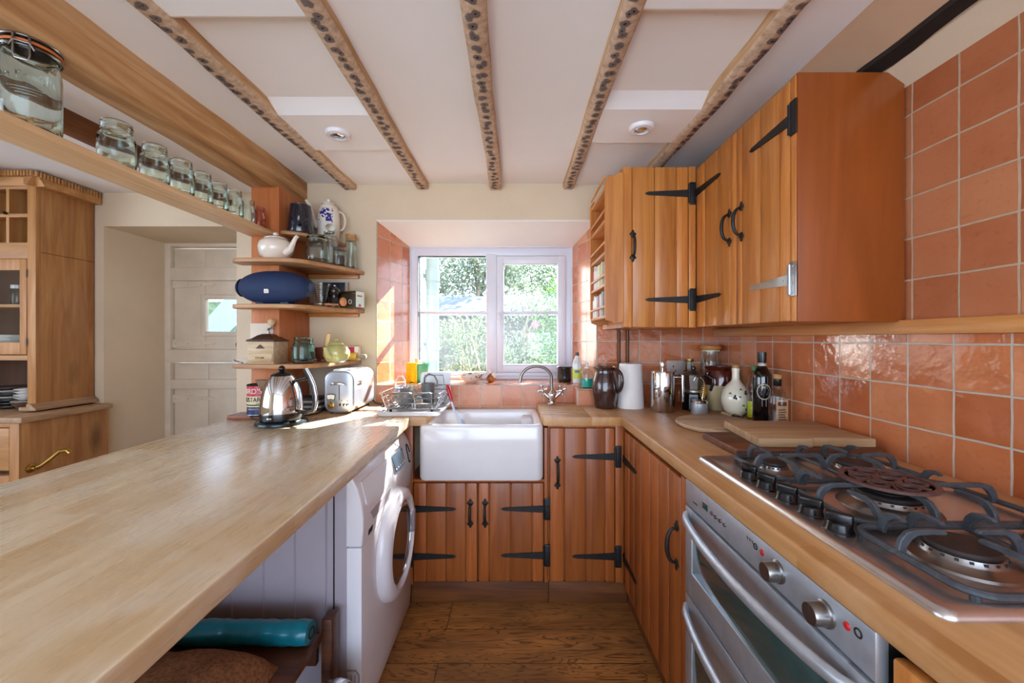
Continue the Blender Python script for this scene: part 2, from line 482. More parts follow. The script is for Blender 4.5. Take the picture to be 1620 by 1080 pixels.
# floor: wide boards running across the room
FLOOR = None
def floor_mat():
    m, nt, out = _new('oak floor boards')
    tc = N(nt, 'ShaderNodeNewGeometry').outputs['Position']
    sep = N(nt, 'ShaderNodeSeparateXYZ'); L(nt, tc, sep.inputs[0])
    cx = N(nt, 'ShaderNodeCombineXYZ'); L(nt, math_(nt, 'ADD', sep.outputs[0], 20.6), cx.inputs[0]); L(nt, math_(nt, 'ADD', sep.outputs[1], 7.83), cx.inputs[1])
    br = N(nt, 'ShaderNodeTexBrick'); br.offset = .43
    br.inputs['Scale'].default_value = 1; br.inputs['Mortar Size'].default_value = .0016; br.inputs['Mortar Smooth'].default_value = .3
    br.inputs['Brick Width'].default_value = 2.9; br.inputs['Row Height'].default_value = .18
    br.inputs['Color1'].default_value = (0, 0, 0, 1); br.inputs['Color2'].default_value = (1, 1, 1, 1)
    L(nt, cx.outputs[0], br.inputs['Vector'])
    ad = N(nt, 'ShaderNodeVectorMath', operation='MULTIPLY_ADD'); L(nt, br.outputs[0], ad.inputs[0]); ad.inputs[1].default_value = (5, 9, 3)
    L(nt, mapping(nt, tc, (1.6, 9, 1)), ad.inputs[2])
    g = noise(nt, ad.outputs[0], 1.0, 3, .5, 1.6)
    rings = math_(nt, 'FRACT', math_(nt, 'MULTIPLY', g, 13.0))
    ringc = ramp(nt, rings, [(0, (0, 0, 0, 1)), (.25, (1, 1, 1, 1)), (.9, (1, 1, 1, 1)), (1, (0, 0, 0, 1))])
    fine = noise(nt, mapping(nt, tc, (9, 160, 1)), 1.0, 3)
    c = ramp(nt, math_(nt, 'ADD', math_(nt, 'MULTIPLY', g, .55), math_(nt, 'MULTIPLY', fine, .45)), [(.3, S('#8f5726')), (.7, S('#cf8f4c'))])
    c = mixc(nt, .8, c, mixc(nt, ringc, S('#5d3a20'), (1, 1, 1, 1)), 'MULTIPLY')
    stain = ramp(nt, noise(nt, mapping(nt, tc, (1.5, 3, 1)), 1.3, 4, .6), [(.42, (1, 1, 1, 1)), (.62, (0, 0, 0, 1))])
    c = mixc(nt, math_(nt, 'MULTIPLY', stain, .55), c, S('#5a3d28'))
    c = mixc(nt, br.outputs[1], c, S('#1c0f07'))
    bsdf(nt, out, c, math_(nt, 'MULTIPLY_ADD', fine, .3, .3), 0, .1, .5, bump(nt, rings, .08, .002))
    return m
struct(MB().box(-3.9, 1.4, -1.6, 3.0, -.12, 0).build('floor', floor_mat(), smooth=0), 'dark oak floor boards running across the room', 'floor')

c = MB()
c.box(-3.9, .96, -1.6, 2.95, CZ, 2.34)
for (x0, x1, yf, yb, y2) in ((-.96, -.552, 1.526, 1.81, 1.07), (.322, .725, 1.488, 1.74, 1.046)):
    c.prism([(yf-.09, CZ+.01), (yf, 2.137), (yb, 2.137), (yb+.005, 2.154), (2.3, 2.158), (2.3, CZ+.01)], x0, x1, 'YZ')
    c.prism([(-1.0, CZ+.01), (-1.0, 2.137), (y2-.012, 2.137), (y2, 2.142), (y2+.012, CZ+.01)], x0, x1, 'YZ')
struct(c.build('ceiling', CEIL, smooth=0), 'white plaster ceiling between dark oak beams', 'ceiling')

struct(MB().prism([(.955, CZ), (1.05, 2.085), (1.12, 2.085), (1.3, 2.085), (1.3, 2.34), (.955, 2.34)], -1.6, 2.72, 'XZ').build('ceiling_slope', pm('bounce-painted plaster', '#bf9c7e', .85, var=.04, vscale=4, bmp=.2, bscale=25), smooth=0), 'bounce-painted plaster slope between the white ceiling and the tiled wall', 'ceiling')  # tan colour stands in for shade and light bounced off the tiles
# kitchen back wall with the splayed window recess
b = MB()
b.prism([(-1.33, YB), (-.805, YB), (-.70, 2.58), (-.70, 2.72), (-1.33, 2.72)], 0, CZ, 'XY')
b.prism([(1.3, YB), (.476, YB), (.3825, 2.58), (.3825, 2.72), (1.3, 2.72)], 0, CZ, 'XY')
b.prism([(YB, 1.955), (2.58, 1.88), (2.72, 1.88), (2.72, CZ), (YB, CZ)], -.805, .476, 'YZ')
b.box(-.805, .476, YB, 2.72, 0, .99)
WALLB = struct(b.build('wall_back', PLASTER, smooth=0), 'cream plaster wall around the window recess', 'wall')
# wall with the stable door, beyond the peninsula
b = MB()
b.box(-3.9, -2.54, 2.42, 2.95, 0, CZ)
b.box(-2.54, -1.72, 2.42, 2.95, 1.961, CZ)
b.box(-1.72, -1.33, 2.42, 2.95, 0, CZ)
struct(b.build('wall_door_side', PLASTER, smooth=0), 'cream plaster wall around the deep stable door recess', 'wall')
struct(MB().box(-3.9, -3.75, 1.2, 2.42, 0, CZ).box(-3.9, -3.75, -1.6, 1.2, 0, .85).box(-3.9, -3.75, -1.6, 1.2, 2.0, CZ).build('wall_left', PLASTER, smooth=0), 'cream plaster wall beyond the pine dresser', 'wall')
REAR = (-1.7, 1.1, .40, 2.08)  # unseen opening, sized to set the fill light from behind
b = MB(); y0, y1 = -1.75, -1.6
b.box(-3.9, REAR[0], y0, y1, 0, CZ); b.box(REAR[1], 1.4, y0, y1, 0, CZ); b.box(REAR[0], REAR[1], y0, y1, 0, REAR[2]); b.box(REAR[0], REAR[1], y0, y1, REAR[3], CZ)
struct(b.build('wall_rear', PLASTER, smooth=0), 'cream plaster wall behind the viewer with a wide window opening', 'wall')
b = MB()
b.box(XW+.006, 1.3, -1.6, YB, 0, 2.1)
b.prism([(1.088, 2.070), (1.175, 2.008), (1.2, 2.008), (1.2, 2.09), (1.088, 2.09)], -1.6, YB, 'XZ')
WALLR = struct(b.build('wall_right', PLASTER, smooth=0), 'plastered wall behind the terracotta tiles', 'wall')

def tile_panel(name, o, u, W, h0, h1, u0, v0, out, mat, parent, up=(0, 0, 1)):
    o = Vector(o); u = Vector(u).normalized(); up = Vector(up); out = Vector(out).normalized()
    th = .006
    q = [(0, 0), (W, 0), (W, h1), (0, h0)]
    vs = [o+u*a+up*bb+out*th for a, bb in q]+[o+u*a+up*bb for a, bb in q]
    off = Vector((0, 0, 0)) if parent is None else parent.location
    me = bpy.data.meshes.new(name)
    me.from_pydata([tuple(p-off) for p in vs], [], [(0, 1, 2, 3), (7, 6, 5, 4), (0, 4, 5, 1), (1, 5, 6, 2), (2, 6, 7, 3), (3, 7, 4, 0)])
    ul = me.uv_layers.new(name='UVMap')
    uvs = [(u0+a, v0+bb) for a, bb in q]*2
    for lp in me.loops: ul.data[lp.index].uv = uvs[lp.vertex_index]
    bm = bmesh.new(); bm.from_mesh(me); bmesh.ops.recalc_face_normals(bm, faces=bm.faces); bm.to_mesh(me); bm.free()
    ob = bpy.data.objects.new(name, me); COL.objects.link(ob); me.materials.append(mat)
    if parent is not None: ob.parent = parent
    return ob
G = .122
MB().prism([(YB-.001, 1.947), (2.58, 1.872), (2.72, 1.872), (2.72, 1.88), (2.58, 1.88), (YB-.001, 1.955)], -.805, .476, 'YZ').build('recess_head', WHITEP, WALLB, smooth=0, world=True)
tile_panel('tile_panel', (XW+.006, -1.4, .88), (0, 1, 0), YB+1.4, 1.282-.88, 1.282-.88, -1.4-1.04+G*40, .88-1.252+G*10, (-1, 0, 0), TILE, WALLR)
tile_panel('tile_panel', (XW+.006, -1.4, 1.32), (0, 1, 0), YB+1.4, 2.015-1.32, 2.015-1.32, -1.4-1.027+G*40, 1.32-1.439+G*10, (-1, 0, 0), TILEU, WALLR)
tile_panel('tile_panel', (.476, YB, .88), (1, 0, 0), XW-.47, .52, .52, .476-.718+G*10, .88-1.252+G*10, (0, -1, 0), TILE, WALLB)
tile_panel('tile_panel', (-.805, YB, .84), (1, 0, 0), 1.281, .16, .16, -.805+.201+G*10, .84-1.0+G*10, (0, -1, 0), TILES, WALLB)
rl = math.hypot(.105, .31)
tile_panel('tile_panel', (-.805, YB, .99), (.105, .31, 0), rl, .96, .88, G*8, .99-1.252+G*10, (.31, -.105, 0), TILES, WALLB)
tile_panel('tile_panel', (.476, YB, .99), (-.0935, .31, 0), math.hypot(.0935, .31), .96, .88, G*12, .99-1.252+G*10, (-.31, -.0935, 0), TILES, WALLB)
tile_panel('sill_tiles', (-.80, YB-.004, .994), (1, 0, 0), 1.272, .33, .33, -.80+.201+G*10, G*6, (0, 0, 1), TILES, WALLB, up=(0, 1, 0))
# small tiled step at the end of the sill
tile_panel('sill_step', (.345, 2.17, .9), (1, 0, 0), .15, .086, .086, G*6, .9-.99+G*10, (0, -1, 0), TILES, WALLB)
tile_panel('sill_step', (.345, 2.164, .984), (1, 0, 0), .15, .105, .105, G*6, G*6, (0, 0, 1), TILES, WALLB, up=(0, 1, 0))
tile_panel('sill_step', (.345, 2.164, .9), (0, 1, 0), .105, .086, .086, G*6, .9-.99+G*10, (-1, 0, 0), TILES, WALLB)

struct(MB().box(1.138, XW, -1.4, YB-.008, 1.280, 1.322, .003).build('trim_1', CABY), 'pine batten across the tiled wall under the hanging cupboards', 'trim')

# tall pine post carrying the corner shelves
p = MB().box(-1.33, -1.19, 1.975, YB-.001, 0, 2.035, .002)
POST = struct(p.build('trim_2', ORANGE), 'orange pine clad wall end carrying the corner shelves', 'post')
MB().box(-1.33, -1.215, 1.966, 1.976, 1.148, 1.345, .002).build('painted_board', DOORP, POST, world=True)

# ------------------------------------------------------------------ beams
def beam_mat():
    m, nt, out = _new('nailed oak beam')
    tc = N(nt, 'ShaderNodeTexCoord').outputs['Object']
    sep = N(nt, 'ShaderNodeSeparateXYZ'); L(nt, tc, sep.inputs[0])
    rnd = N(nt, 'ShaderNodeObjectInfo').outputs['Random']
    wv = noise(nt, tc, 7, 3)
    def spots(freq, sx, sy, jit, seed):
        t_ = math_(nt, 'ADD', math_(nt, 'MULTIPLY', sep.outputs[1], freq), math_(nt, 'MULTIPLY_ADD', rnd, 31.0, seed))
        cell = math_(nt, 'FLOOR', t_); fr = math_(nt, 'SUBTRACT', math_(nt, 'FRACT', t_), .5)
        wn = N(nt, 'ShaderNodeTexWhiteNoise', noise_dimensions='1D'); L(nt, cell, wn.inputs['W'])
        jx = math_(nt, 'MULTIPLY', math_(nt, 'SUBTRACT', wn.outputs['Value'], .5), jit)
        dx = math_(nt, 'DIVIDE', math_(nt, 'SUBTRACT', sep.outputs[0], jx), sx)
        dy = math_(nt, 'DIVIDE', math_(nt, 'MULTIPLY', fr, 1/freq), sy)
        d = math_(nt, 'SQRT', math_(nt, 'ADD', math_(nt, 'MULTIPLY', dx, dx), math_(nt, 'MULTIPLY', dy, dy)))
        return math_(nt, 'ADD', d, math_(nt, 'MULTIPLY', math_(nt, 'SUBTRACT', noise(nt, tc, 60, 3), .5), .9))
    d1 = spots(25.0, .0165, .0150, .014, 0.0); d2 = spots(17.0, .012, .017, .034, 7.3)
    dmin = math_(nt, 'MINIMUM', d1, d2)
    g = noise(nt, mapping(nt, tc, (26, 2.2, 26)), 1.0, 6, .6, 1.0)
    c = ramp(nt, g, [(.28, S('#946c47')), (.5, S('#bd976f')), (.75, S('#d6b794'))])
    under = math_(nt, 'LESS_THAN', sep.outputs[2], .012)
    under_c = ramp(nt, noise(nt, mapping(nt, tc, (30, 40, 10)), 1.0, 6, .7), [(.34, S('#a08a76')), (.62, S('#e0cdb8'))])
    c = mixc(nt, math_(nt, 'MULTIPLY', under, .65), c, under_c)
    spot = ramp(nt, dmin, [(.72, (1, 1, 1, 1)), (.98, (0, 0, 0, 1))])
    core = ramp(nt, dmin, [(.10, (1, 1, 1, 1)), (.24, (0, 0, 0, 1))])
    msk = under
    c = mixc(nt, math_(nt, 'MULTIPLY', math_(nt, 'MULTIPLY', spot, msk), .85), c, S('#565054'))
    c = mixc(nt, math_(nt, 'MULTIPLY', core, msk), c, S('#120d0b'))
    bsdf(nt, out, c, .8, 0, 0, .3, bump(nt, g, .5, .006))
    return m
NAILED = beam_mat()
def beam(xa, xb, wd, zb, ya, yb, mat, label, seed, htop=CZ+.02, wob=.006, waist=None, name='ceiling_beam'):
    rg = random.Random(seed)
    n = 46; prof = 10
    vs = []; fs = []
    ph = [rg.uniform(0, 6) for _ in range(6)]
    for i in range(n+1):
        t = i/n; y = ya+(yb-ya)*t
        xc = xa+(xb-xa)*t
        wl = wob*(math.sin(y*7+ph[0])+.6*math.sin(y*19+ph[1])); wr = wob*(math.sin(y*6+ph[2])+.6*math.sin(y*23+ph[3]))
        zz = .4*wob*(math.sin(y*9+ph[4])+.8*math.sin(y*27+ph[5]))
        x0 = xc-wd/2+wl; x1 = xc+wd/2+wr; z = zb+zz; ch = .007
        vs += [(x0, y, htop), (x0, y, z+ch), (x0+ch, y, z), (xc, y, z+rg.uniform(-.0015, .0015)), (x1-ch, y, z), (x1, y, z+ch), (x1, y, htop)]
    k = 7
    for i in range(n):
        for j in range(k):
            j2 = (j+1) % k
            fs.append((i*k+j, i*k+j2, (i+1)*k+j2, (i+1)*k+j))
    fs.append(tuple(range(k))); fs.append(tuple(n*k+j for j in range(k-1, -1, -1)))
    o = MB().add(vs, fs).build(name, mat, smooth=50)
    return tag(o, label, 'beam', kind='structure')
beam(-.99, -.95, .068, 2.128, -1.3, YB-.003, NAILED, 'nail-marked oak ceiling beam next to the deep plain beam', 1, wob=.003)
beam(-.531, -.536, .066, 2.13, -1.3, YB-.003, NAILED, 'nail-marked oak ceiling beam between the two boxed ceiling panels and the middle beam', 2, wob=.002)
beam(-.111, -.111, .066, 2.128, -1.3, YB-.003, NAILED, 'nail-marked oak ceiling beam over the middle of the window', 3, wob=.0025)
beam(.309, .308, .058, 2.13, -1.3, YB-.003, NAILED, 'straight nail-marked oak ceiling beam running to the spice rack end of the wall', 4, wob=.0015)
beam(.79, .712, .062, 2.128, -1.3, YB-.003, NAILED, 'rough gnarled oak ceiling beam running over the hanging cupboards', 5, wob=.006)
beam(-1.268, -1.268, .135, 2.03, -1.3, YB-.003, BEAMW, 'deep plain oak beam resting on the pine post above the jar shelf', 6, wob=.003)
BROWNB = wood('brown beam', '#3a2010', '#8a5226', 'Y', 1, 12, .7)
beam(-1.80, -1.80, .09, 2.10, -1.3, 2.415, BROWNB, 'thin brown ceiling beam seen behind the glass jars', 7, wob=.004)
beam(-2.86, -2.82, .17, 2.10, -1.3, 2.05, BROWNB, 'dark brown ceiling beam above the pine dresser', 8, wob=.006)
BLACKB = wood('blackened beam', '#070504', '#2a1c12', 'Y', 1, 14, .8)
bm_ = MB()
n = 60; rg = random.Random(3); vs = []; fs = []
for i in range(n+1):
    y = -1.3+(YB+1.297)*i/n
    j = rg.uniform(-.006, .006); j2 = rg.uniform(-.006, .006)
    vs += [(1.047+j*.4, y, 2.12), (1.050+j, y, 2.072), (1.092+j2, y, 2.060), (1.105, y, 2.12)]
for i in range(n):
    for q in range(4): fs.append((i*4+q, i*4+(q+1) % 4, i*4+4+(q+1) % 4, i*4+4+q))
fs += [(0, 1, 2, 3), tuple(n*4+q for q in (3, 2, 1, 0))]
tag(bm_.add(vs, fs).build('ceiling_beam', BLACKB, smooth=30), 'blackened wall plate beam along the top of the tiled wall', 'beam', kind='structure')

# ------------------------------------------------------------------ window
W = thing('window_1', 'white plastic two light window above the sink', 'window', (-.16, 2.60, .995), kind='structure')
def wpart(mb, name, par, mat=UPVC): return mb.build(name, mat, par, world=True)
f = MB(); Y0, Y1 = 2.60, 2.68
f.box(-.715, -.646, Y0, Y1, 1.0, 1.885, .006); f.box(.335, .39, Y0, Y1, 1.0, 1.885, .006)
f.box(-.70, .38, Y0+.001, Y1, 1.817, 1.884, .006); f.box(-.70, .38, Y0+.001, Y1, 1.0, 1.045, .006)
f.box(-.715, .39, 2.575, 2.61, 1.868, 1.89, .004); f.box(-.715, -.69, 2.58, 2.61, 1.0, 1.89, .004); f.box(.368, .39, 2.58, 2.61, 1.0, 1.89, .004)
f.box(-.712, .388, 2.565, 2.61, 1.0, 1.022, .005)
wpart(f, 'frame', W)
wpart(MB().box(-.193, -.122, Y0-.004, Y1, 1.03, 1.83, .006), 'mullion', W)
s = MB()
s.box(-.122, -.075, Y0-.012, Y1-.02, 1.045, 1.815, .006); s.box(.281, .335, Y0-.012, Y1-.02, 1.045, 1.815, .006)
s.box(-.10, .31, Y0-.011, Y1-.02, 1.765, 1.814, .006); s.box(-.10, .31, Y0-.011, Y1-.02, 1.046, 1.098, .006)
SASH = wpart(s, 'sash', W)
h = MB().box(-.115, -.092, Y0-.028, Y0-.012, 1.39, 1.445, .005).tube([(-.103, Y0-.03, 1.43), (-.100, Y0-.04, 1.40), (-.088, Y0-.042, 1.31)], [.009, .009, .007], 8)
h.build('handle', UPVC, SASH, world=True)
wpart(MB().box(-.65, -.19, Y0+.03, Y0+.036, 1.04, 1.82), 'pane', W, PANE)
wpart(MB().box(-.08, .285, Y0+.022, Y0+.028, 1.09, 1.77), 'pane', W, PANE)
wpart(MB().box(-.65, -.19, Y0+.01, Y0+.05, 1.431, 1.451, .004), 'glazing_bar', W)
wpart(MB().box(-.08, .285, Y0+.004, Y0+.04, 1.431, 1.451, .004), 'glazing_bar', W)
wpart(MB().box(-.64, -.636, Y0+.006, Y0+.03, 1.045, 1.817).box(-.64, -.20, Y0+.006, Y0+.03, 1.813, 1.817), 'gasket', W, BLACK)

# ------------------------------------------------------------------ stable door
D = thing('door_1', 'cream painted stable door with a small window', 'door', (-2.12, 2.86, 0), kind='structure')
DX0, DX1, DY = -2.50, -1.73, 2.87
f = MB().box(-2.545, DX0, DY-.03, 2.94, 0, 1.96, .004).box(DX1, -1.68, DY-.03, 2.94, 0, 1.96, .004).box(-2.53, -1.69, DY-.029, 2.94, 1.935, 1.962, .004)
f.build('door_frame', DOORP, D, world=True)
def leaf(name, z0, z1, hole=None):
    m = MB()
    xs = [DX0+.004, -2.29, -1.905, DX1-.004]
    if hole:
        hx0, hx1, hz0, hz1 = hole
        m.box(DX0+.004, hx0, DY, DY+.035, z0, z1, .003); m.box(hx1, DX1-.004, DY, DY+.035, z0, z1, .003)
        m.box(hx0, hx1, DY+.0005, DY+.035, hz1, z1, .003); m.box(hx0, hx1, DY+.0005, DY+.035, z0, hz0, .003)
    else:
        e = [DX0+.004, -2.245, -1.99, DX1-.004]
        for a, bb in zip(e, e[1:]): m.box(a+.001, bb-.001, DY, DY+.035, z0, z1, .003)
    return m.build(name, DOORP, D, world=True)
UP = leaf('upper_leaf', 1.10, 1.925, (-2.27, -1.915, 1.315, 1.565))
LO = leaf('lower_leaf', .05, 1.09)
MB().box(DX0-.02, DX1-.02, DY-.028, DY+.002, 1.69, 1.785, .004).build('ledge', DOORP, UP, world=True)
MB().box(DX0-.03, DX1-.01, DY-.04, DY+.002, 1.095, 1.19, .004).build('ledge', DOORP, UP, world=True)
MB().box(DX0, DX1-.02, DY-.03, DY+.002, .905, .972, .004).build('ledge', DOORP, LO, world=True)
wf = MB()
for (a, bb, c0, d0) in ((-2.295, -2.262, 1.285, 1.59), (-1.922, -1.89, 1.285, 1.59), (-2.295, -1.89, 1.555, 1.59), (-2.295, -1.89, 1.285, 1.322)):
    q_ = .0012 if bb-a > .1 else 0; wf.box(a+q_, bb-q_, DY-.014+q_, DY+.02-q_, c0+q_, d0-q_, .005)
wf.build('window_frame', DOORP, UP, world=True)
MB().box(-2.27, -1.915, DY+.012, DY+.016, 1.315, 1.565).build('pane', PANE, UP, world=True)
for zz, pr in ((1.665, UP), (1.235, UP), (.83, LO)):
    M_ = frame((DX0-.01, DY-.004, zz), (1, 0, 0), (0, -1, 0))
    hb = MB().prism([(.0, -.03), (.03, -.028), (.30, -.008), (.32, 0), (.30, .008), (.03, .028), (0, .03)], 0, .004, 'XZ', M=M_)
    hb.box(-.035, -.002, 0, .006, -.05, .05, .002, M=M_)
    for bx in (.03, .12, .22, -.02): hb.ball((bx, .006, 0), (.005, .003, .005), 8, 6, M=M_)
    hb.build('strap_hinge', DOORP, pr, world=True)
kb = MB().tube([(-1.99, DY-.001, 1.225), (-1.99, DY-.02, 1.225), (-1.99, DY-.03, 1.225), (-1.99, DY-.045, 1.225), (-1.99, DY-.052, 1.225)], [.012, .01, .022, .026, .014], 16)
kb.build('door_knob', NICKEL, UP, world=True)
# ------------------------------------------------------------------ garden
LEAFY = {}
def leafmat(name, a, b_):
    m, nt, out = _new(name)
    r = N(nt, 'ShaderNodeNewGeometry').outputs['Random Per Island']
    c = ramp(nt, r, [(0, S(a)), (1, S(b_))])
    b = bsdf(nt, out, c, .55, 0, 0, .3)
    tr = N(nt, 'ShaderNodeBsdfTranslucent'); L(nt, c, tr.inputs[0])
    mx = N(nt, 'ShaderNodeMixShader'); mx.inputs[0].default_value = .25
    L(nt, b.outputs[0], mx.inputs[1]); L(nt, tr.outputs[0], mx.inputs[2]); L(nt, mx.outputs[0], out.inputs[0])
    return m
LF1 = leafmat('silver green leaves', '#45523d', '#8f9c80')
LF2 = leafmat('fresh green leaves', '#2c4c22', '#6a8848')
LF3 = leafmat('mid green leaves', '#3a5031', '#808f67')
PINKP = leafmat('pink petals', '#d8405f', '#f08aa0')
BARK = pm('bark', '#8a7a66', .9, var=.2, vscale=20)
TWIG = pm('pale twigs', '#9c917c', .8, var=.15)
def shrub(name, label, blobs, n, size, mat, seed, base, stems=7, flowers=0, stem_r=.02, smat=None):
    rg = random.Random(seed)
    t = thing(name, label, 'shrub', base)
    m = MB()
    tot = sum(b[3]*b[4]*b[5] for b in blobs)
    pts = []
    for (x, y, z, rx, ry, rz) in blobs:
        for _ in range(int(n*rx*ry*rz/tot)):
            d = Vector((rg.gauss(0, 1), rg.gauss(0, 1), rg.gauss(0, 1))).normalized()
            r = rg.random()**.45*(1+.12*math.sin(d.x*9+d.z*7+x))
            p = Vector((x+d.x*rx*r, y+d.y*ry*r, z+d.z*rz*r))
            if p.z < base[2]+.03: continue
            pts.append((p, d, r))
            s = size*rg.uniform(.6, 1.3)
            a = Vector((rg.gauss(0, 1), rg.gauss(0, 1), rg.gauss(0, 1))).normalized()
            q = a.orthogonal().normalized(); q.rotate(Matrix.Rotation(rg.uniform(0, 6), 3, a))
            k = a.cross(q)
            m.add([p-q*s, p+k*s*.42+a*s*.1, p+q*s, p-k*s*.42+a*s*.1], [(0, 1, 2, 3)])
    m.build('foliage', mat, t, smooth=0, world=True, recalc=False)
    st = MB()
    for i in range(stems):
        bx = blobs[rg.randrange(len(blobs))]
        p0 = Vector((base[0]+rg.uniform(-.15, .15), base[1]+rg.uniform(-.1, .1), base[2]))
        p2 = Vector((bx[0]+rg.uniform(-.7, .7)*bx[3], bx[1]+rg.uniform(-.7, .7)*bx[4], bx[2]+rg.uniform(-.2, .8)*bx[5]))
        p1 = (p0+p2)/2+Vector((rg.uniform(-.15, .15), rg.uniform(-.1, .1), .15))
        st.tube([p0, p0.lerp(p1, .5), p1, p1.lerp(p2, .5), p2], [stem_r, stem_r*.85, stem_r*.7, stem_r*.5, stem_r*.25], 6)
    st.build('stems', smat or BARK, t, world=True)
    front = [p for p in pts if p[2] > .75 and p[1].y < -.2]
    for i in range(flowers):
        p, d, r = front[rg.randrange(len(front))]
        fl = MB()
        for k in range(9):
            a = 2*PI*k/9; tilt = rg.uniform(.3, .8)
            q = Vector((math.cos(a), -.5, math.sin(a)))*.045
            fl.ball(p+d*.05+q*.4, (.022, .014, .022), 8, 6)
        fl.build('flower', PINKP, t, world=True)
    return t
GZ = .62
def gmat():
    m, nt, out = _new('garden ground')
    tc = N(nt, 'ShaderNodeNewGeometry').outputs['Position']
    bsdf(nt, out, ramp(nt, noise(nt, tc, 3, 6, .7), [(.35, S('#3c4630')), (.55, S('#54524a')), (.7, S('#66645c'))]), .9)
    return m
tag(MB().box(-1.25, 12, 2.75, 22, GZ-.3, GZ).box(-12, -1.25, 3.2, 22, GZ-.3, GZ).build('garden_ground', gmat(), smooth=0), 'pale mossy garden ground outside the window', 'ground', kind='structure')
# white wing of the house with its drain pipe
tag(MB().box(-1.3, -.72, 2.96, 3.5, -.1, 3.2, .01).box(-1.9, -1.31, 2.96, 4.6, -.1, 3.2, .01).build('wing_wall', WHITEP), 'white rendered wing of the house outside the window', 'wall', kind='structure')  # second box added out of view to keep sun out of the door window
t = thing('drainpipe', 'pale grey drainpipe on the white house wall outside the window', 'pipe', (-.655, 3.1, GZ))
PIPE = pm('grey pipe', '#71868f', .4, var=.02)
MB().cyl((-.655, 3.1, GZ), (-.655, 3.1, 3.1), .05, 20).build('pipe', PIPE, t, world=True)
for zz in (1.18, 1.72): MB().cyl((-.655, 3.1, zz), (-.655, 3.1, zz+.09), .058, 20).box(-.74, -.65, 3.09, 3.11, zz+.03, zz+.06).build('pipe_collar', PIPE, t, world=True)
# slate roofed shed
SLATE = pm('slate', '#464d53', .9, var=.2, vscale=9)
STONE = pm('garden stone', '#605a52', .9, var=.25, vscale=8, bmp=.4, bscale=15)
t = thing('garden_shed', 'stone shed with a slate roof behind the garden shrubs', 'shed', (-.2, 7.4, GZ))
MB().box(-1.9, 1.5, 6.9, 8.4, GZ, 1.72).build('wall', STONE, t, world=True)
r = MB(); rg = random.Random(5)
for i in range(9):
    f0 = i/9; y = 6.75+1.0*f0; z = 1.66+.42*f0
    x = -2.05+(.12 if i % 2 else 0)
    while x < 1.6:
        wd = rg.uniform(.2, .3)
        r.prism([(y-.02, z+.012), (y+.16, z+.078), (y+.16, z+.058), (y-.02, z-.006)], x+.004, min(x+wd, 1.65), 'YZ')
        x += wd
r.build('slate_roof', SLATE, t, world=True, smooth=0)
t = thing('garden_bench', 'grey wooden garden seat half hidden by shrubs', 'bench', (.55, 6.0, GZ))
gb = pm('grey timber', '#8f979d', .8, var=.15)
for k in range(4): MB().box(.1, 1.0, 6.0+.1*k, 6.08+.1*k, GZ+.36, GZ+.39, .004).build('slat', gb, t, world=True)
for x in (.12, .94): MB().box(x, x+.05, 6.0, 6.4, GZ, GZ+.36, .004).build('leg', gb, t, world=True)
MB().box(.1, 1.0, 6.4, 6.43, GZ+.42, GZ+.75, .004).build('backrest', gb, t, world=True)
shrub('flowering_shrub', 'green shrub with pink flowers growing close to the window', [(.46, 4.5, 1.40, .30, .35, .48), (.42, 4.4, .95, .26, .3, .30), (.52, 4.7, 1.85, .22, .3, .25), (1.25, 4.5, 2.9, .38, .5, .75), (1.0, 4.6, 1.9, .3, .3, .6)], 6500, .026, LF2, 11, (.5, 4.5, GZ), 8, 6)  # last two blobs added out of view to keep sun off one sash
shrub('garden_shrub', 'low twiggy shrub with pale bare stems in front of the shed', [(-.55, 4.9, 1.05, .42, .35, .42), (-.2, 4.8, .95, .28, .3, .34), (-.75, 5.0, 1.35, .3, .3, .25), (-.35, 5.1, 1.45, .25, .3, .25)], 3400, .022, LF3, 12, (-.5, 4.8, GZ), 26, 0, .012, TWIG)
shrub('garden_shrub', 'rounded silvery shrub against the shed wall', [(.05, 5.6, 1.1, .4, .35, .4), (.2, 5.4, .9, .3, .3, .3), (-.02, 5.8, 1.75, .2, .3, .3), (.28, 5.7, 1.8, .25, .3, .3)], 3600, .022, LF1, 13, (.1, 5.5, GZ), 8)
shrub('garden_tree', 'tall silvery tree rising behind the shed roof', [(-1.1, 9.5, 3.3, 1.5, .8, 1.3), (-.3, 9.6, 2.9, 1.0, .8, .9), (-1.6, 9.3, 2.5, .9, .7, .7)], 9000, .05, LF1, 14, (-.9, 9.5, GZ), 9, 0, .06)
shrub('garden_tree', 'broad pale green tree behind the shed on the flowering shrub side', [(.9, 12.3, 3.0, 1.2, .8, 1.3), (2.1, 12.1, 2.6, 1.1, .7, 1.1), (.1, 12.1, 3.6, 1.0, .6, .9)], 9000, .05, LF3, 15, (.9, 12.2, GZ), 9, 0, .06)
t = MB().box(-12, 12, 14, 14.3, GZ, 2.6)
tag(t.build('garden_hedge', pm('far hedge', '#62714f', .9, var=.3, vscale=5, bmp=.5, bscale=6)), 'long clipped hedge at the far end of the garden', 'hedge')
# pale canopy seen through the little door window
CANV = pm('blue grey canvas', '#8491a0', .8, var=.03)
t = thing('garden_canopy', 'pale blue sloping canvas seen through the stable door window', 'canopy', (-4.2, 5.62, GZ))
MB().prism([(-4.75, 1.16), (-4.30, 1.15), (-3.45, 2.0), (-4.0, 2.02)], 5.6, 5.63, 'XZ').build('canvas', CANV, t, world=True)
for x in (-4.68, -4.36): MB().cyl((x, 5.66, GZ-.3), (x, 5.66, 1.17), .03, 10).build('leg', gb, t, world=True)
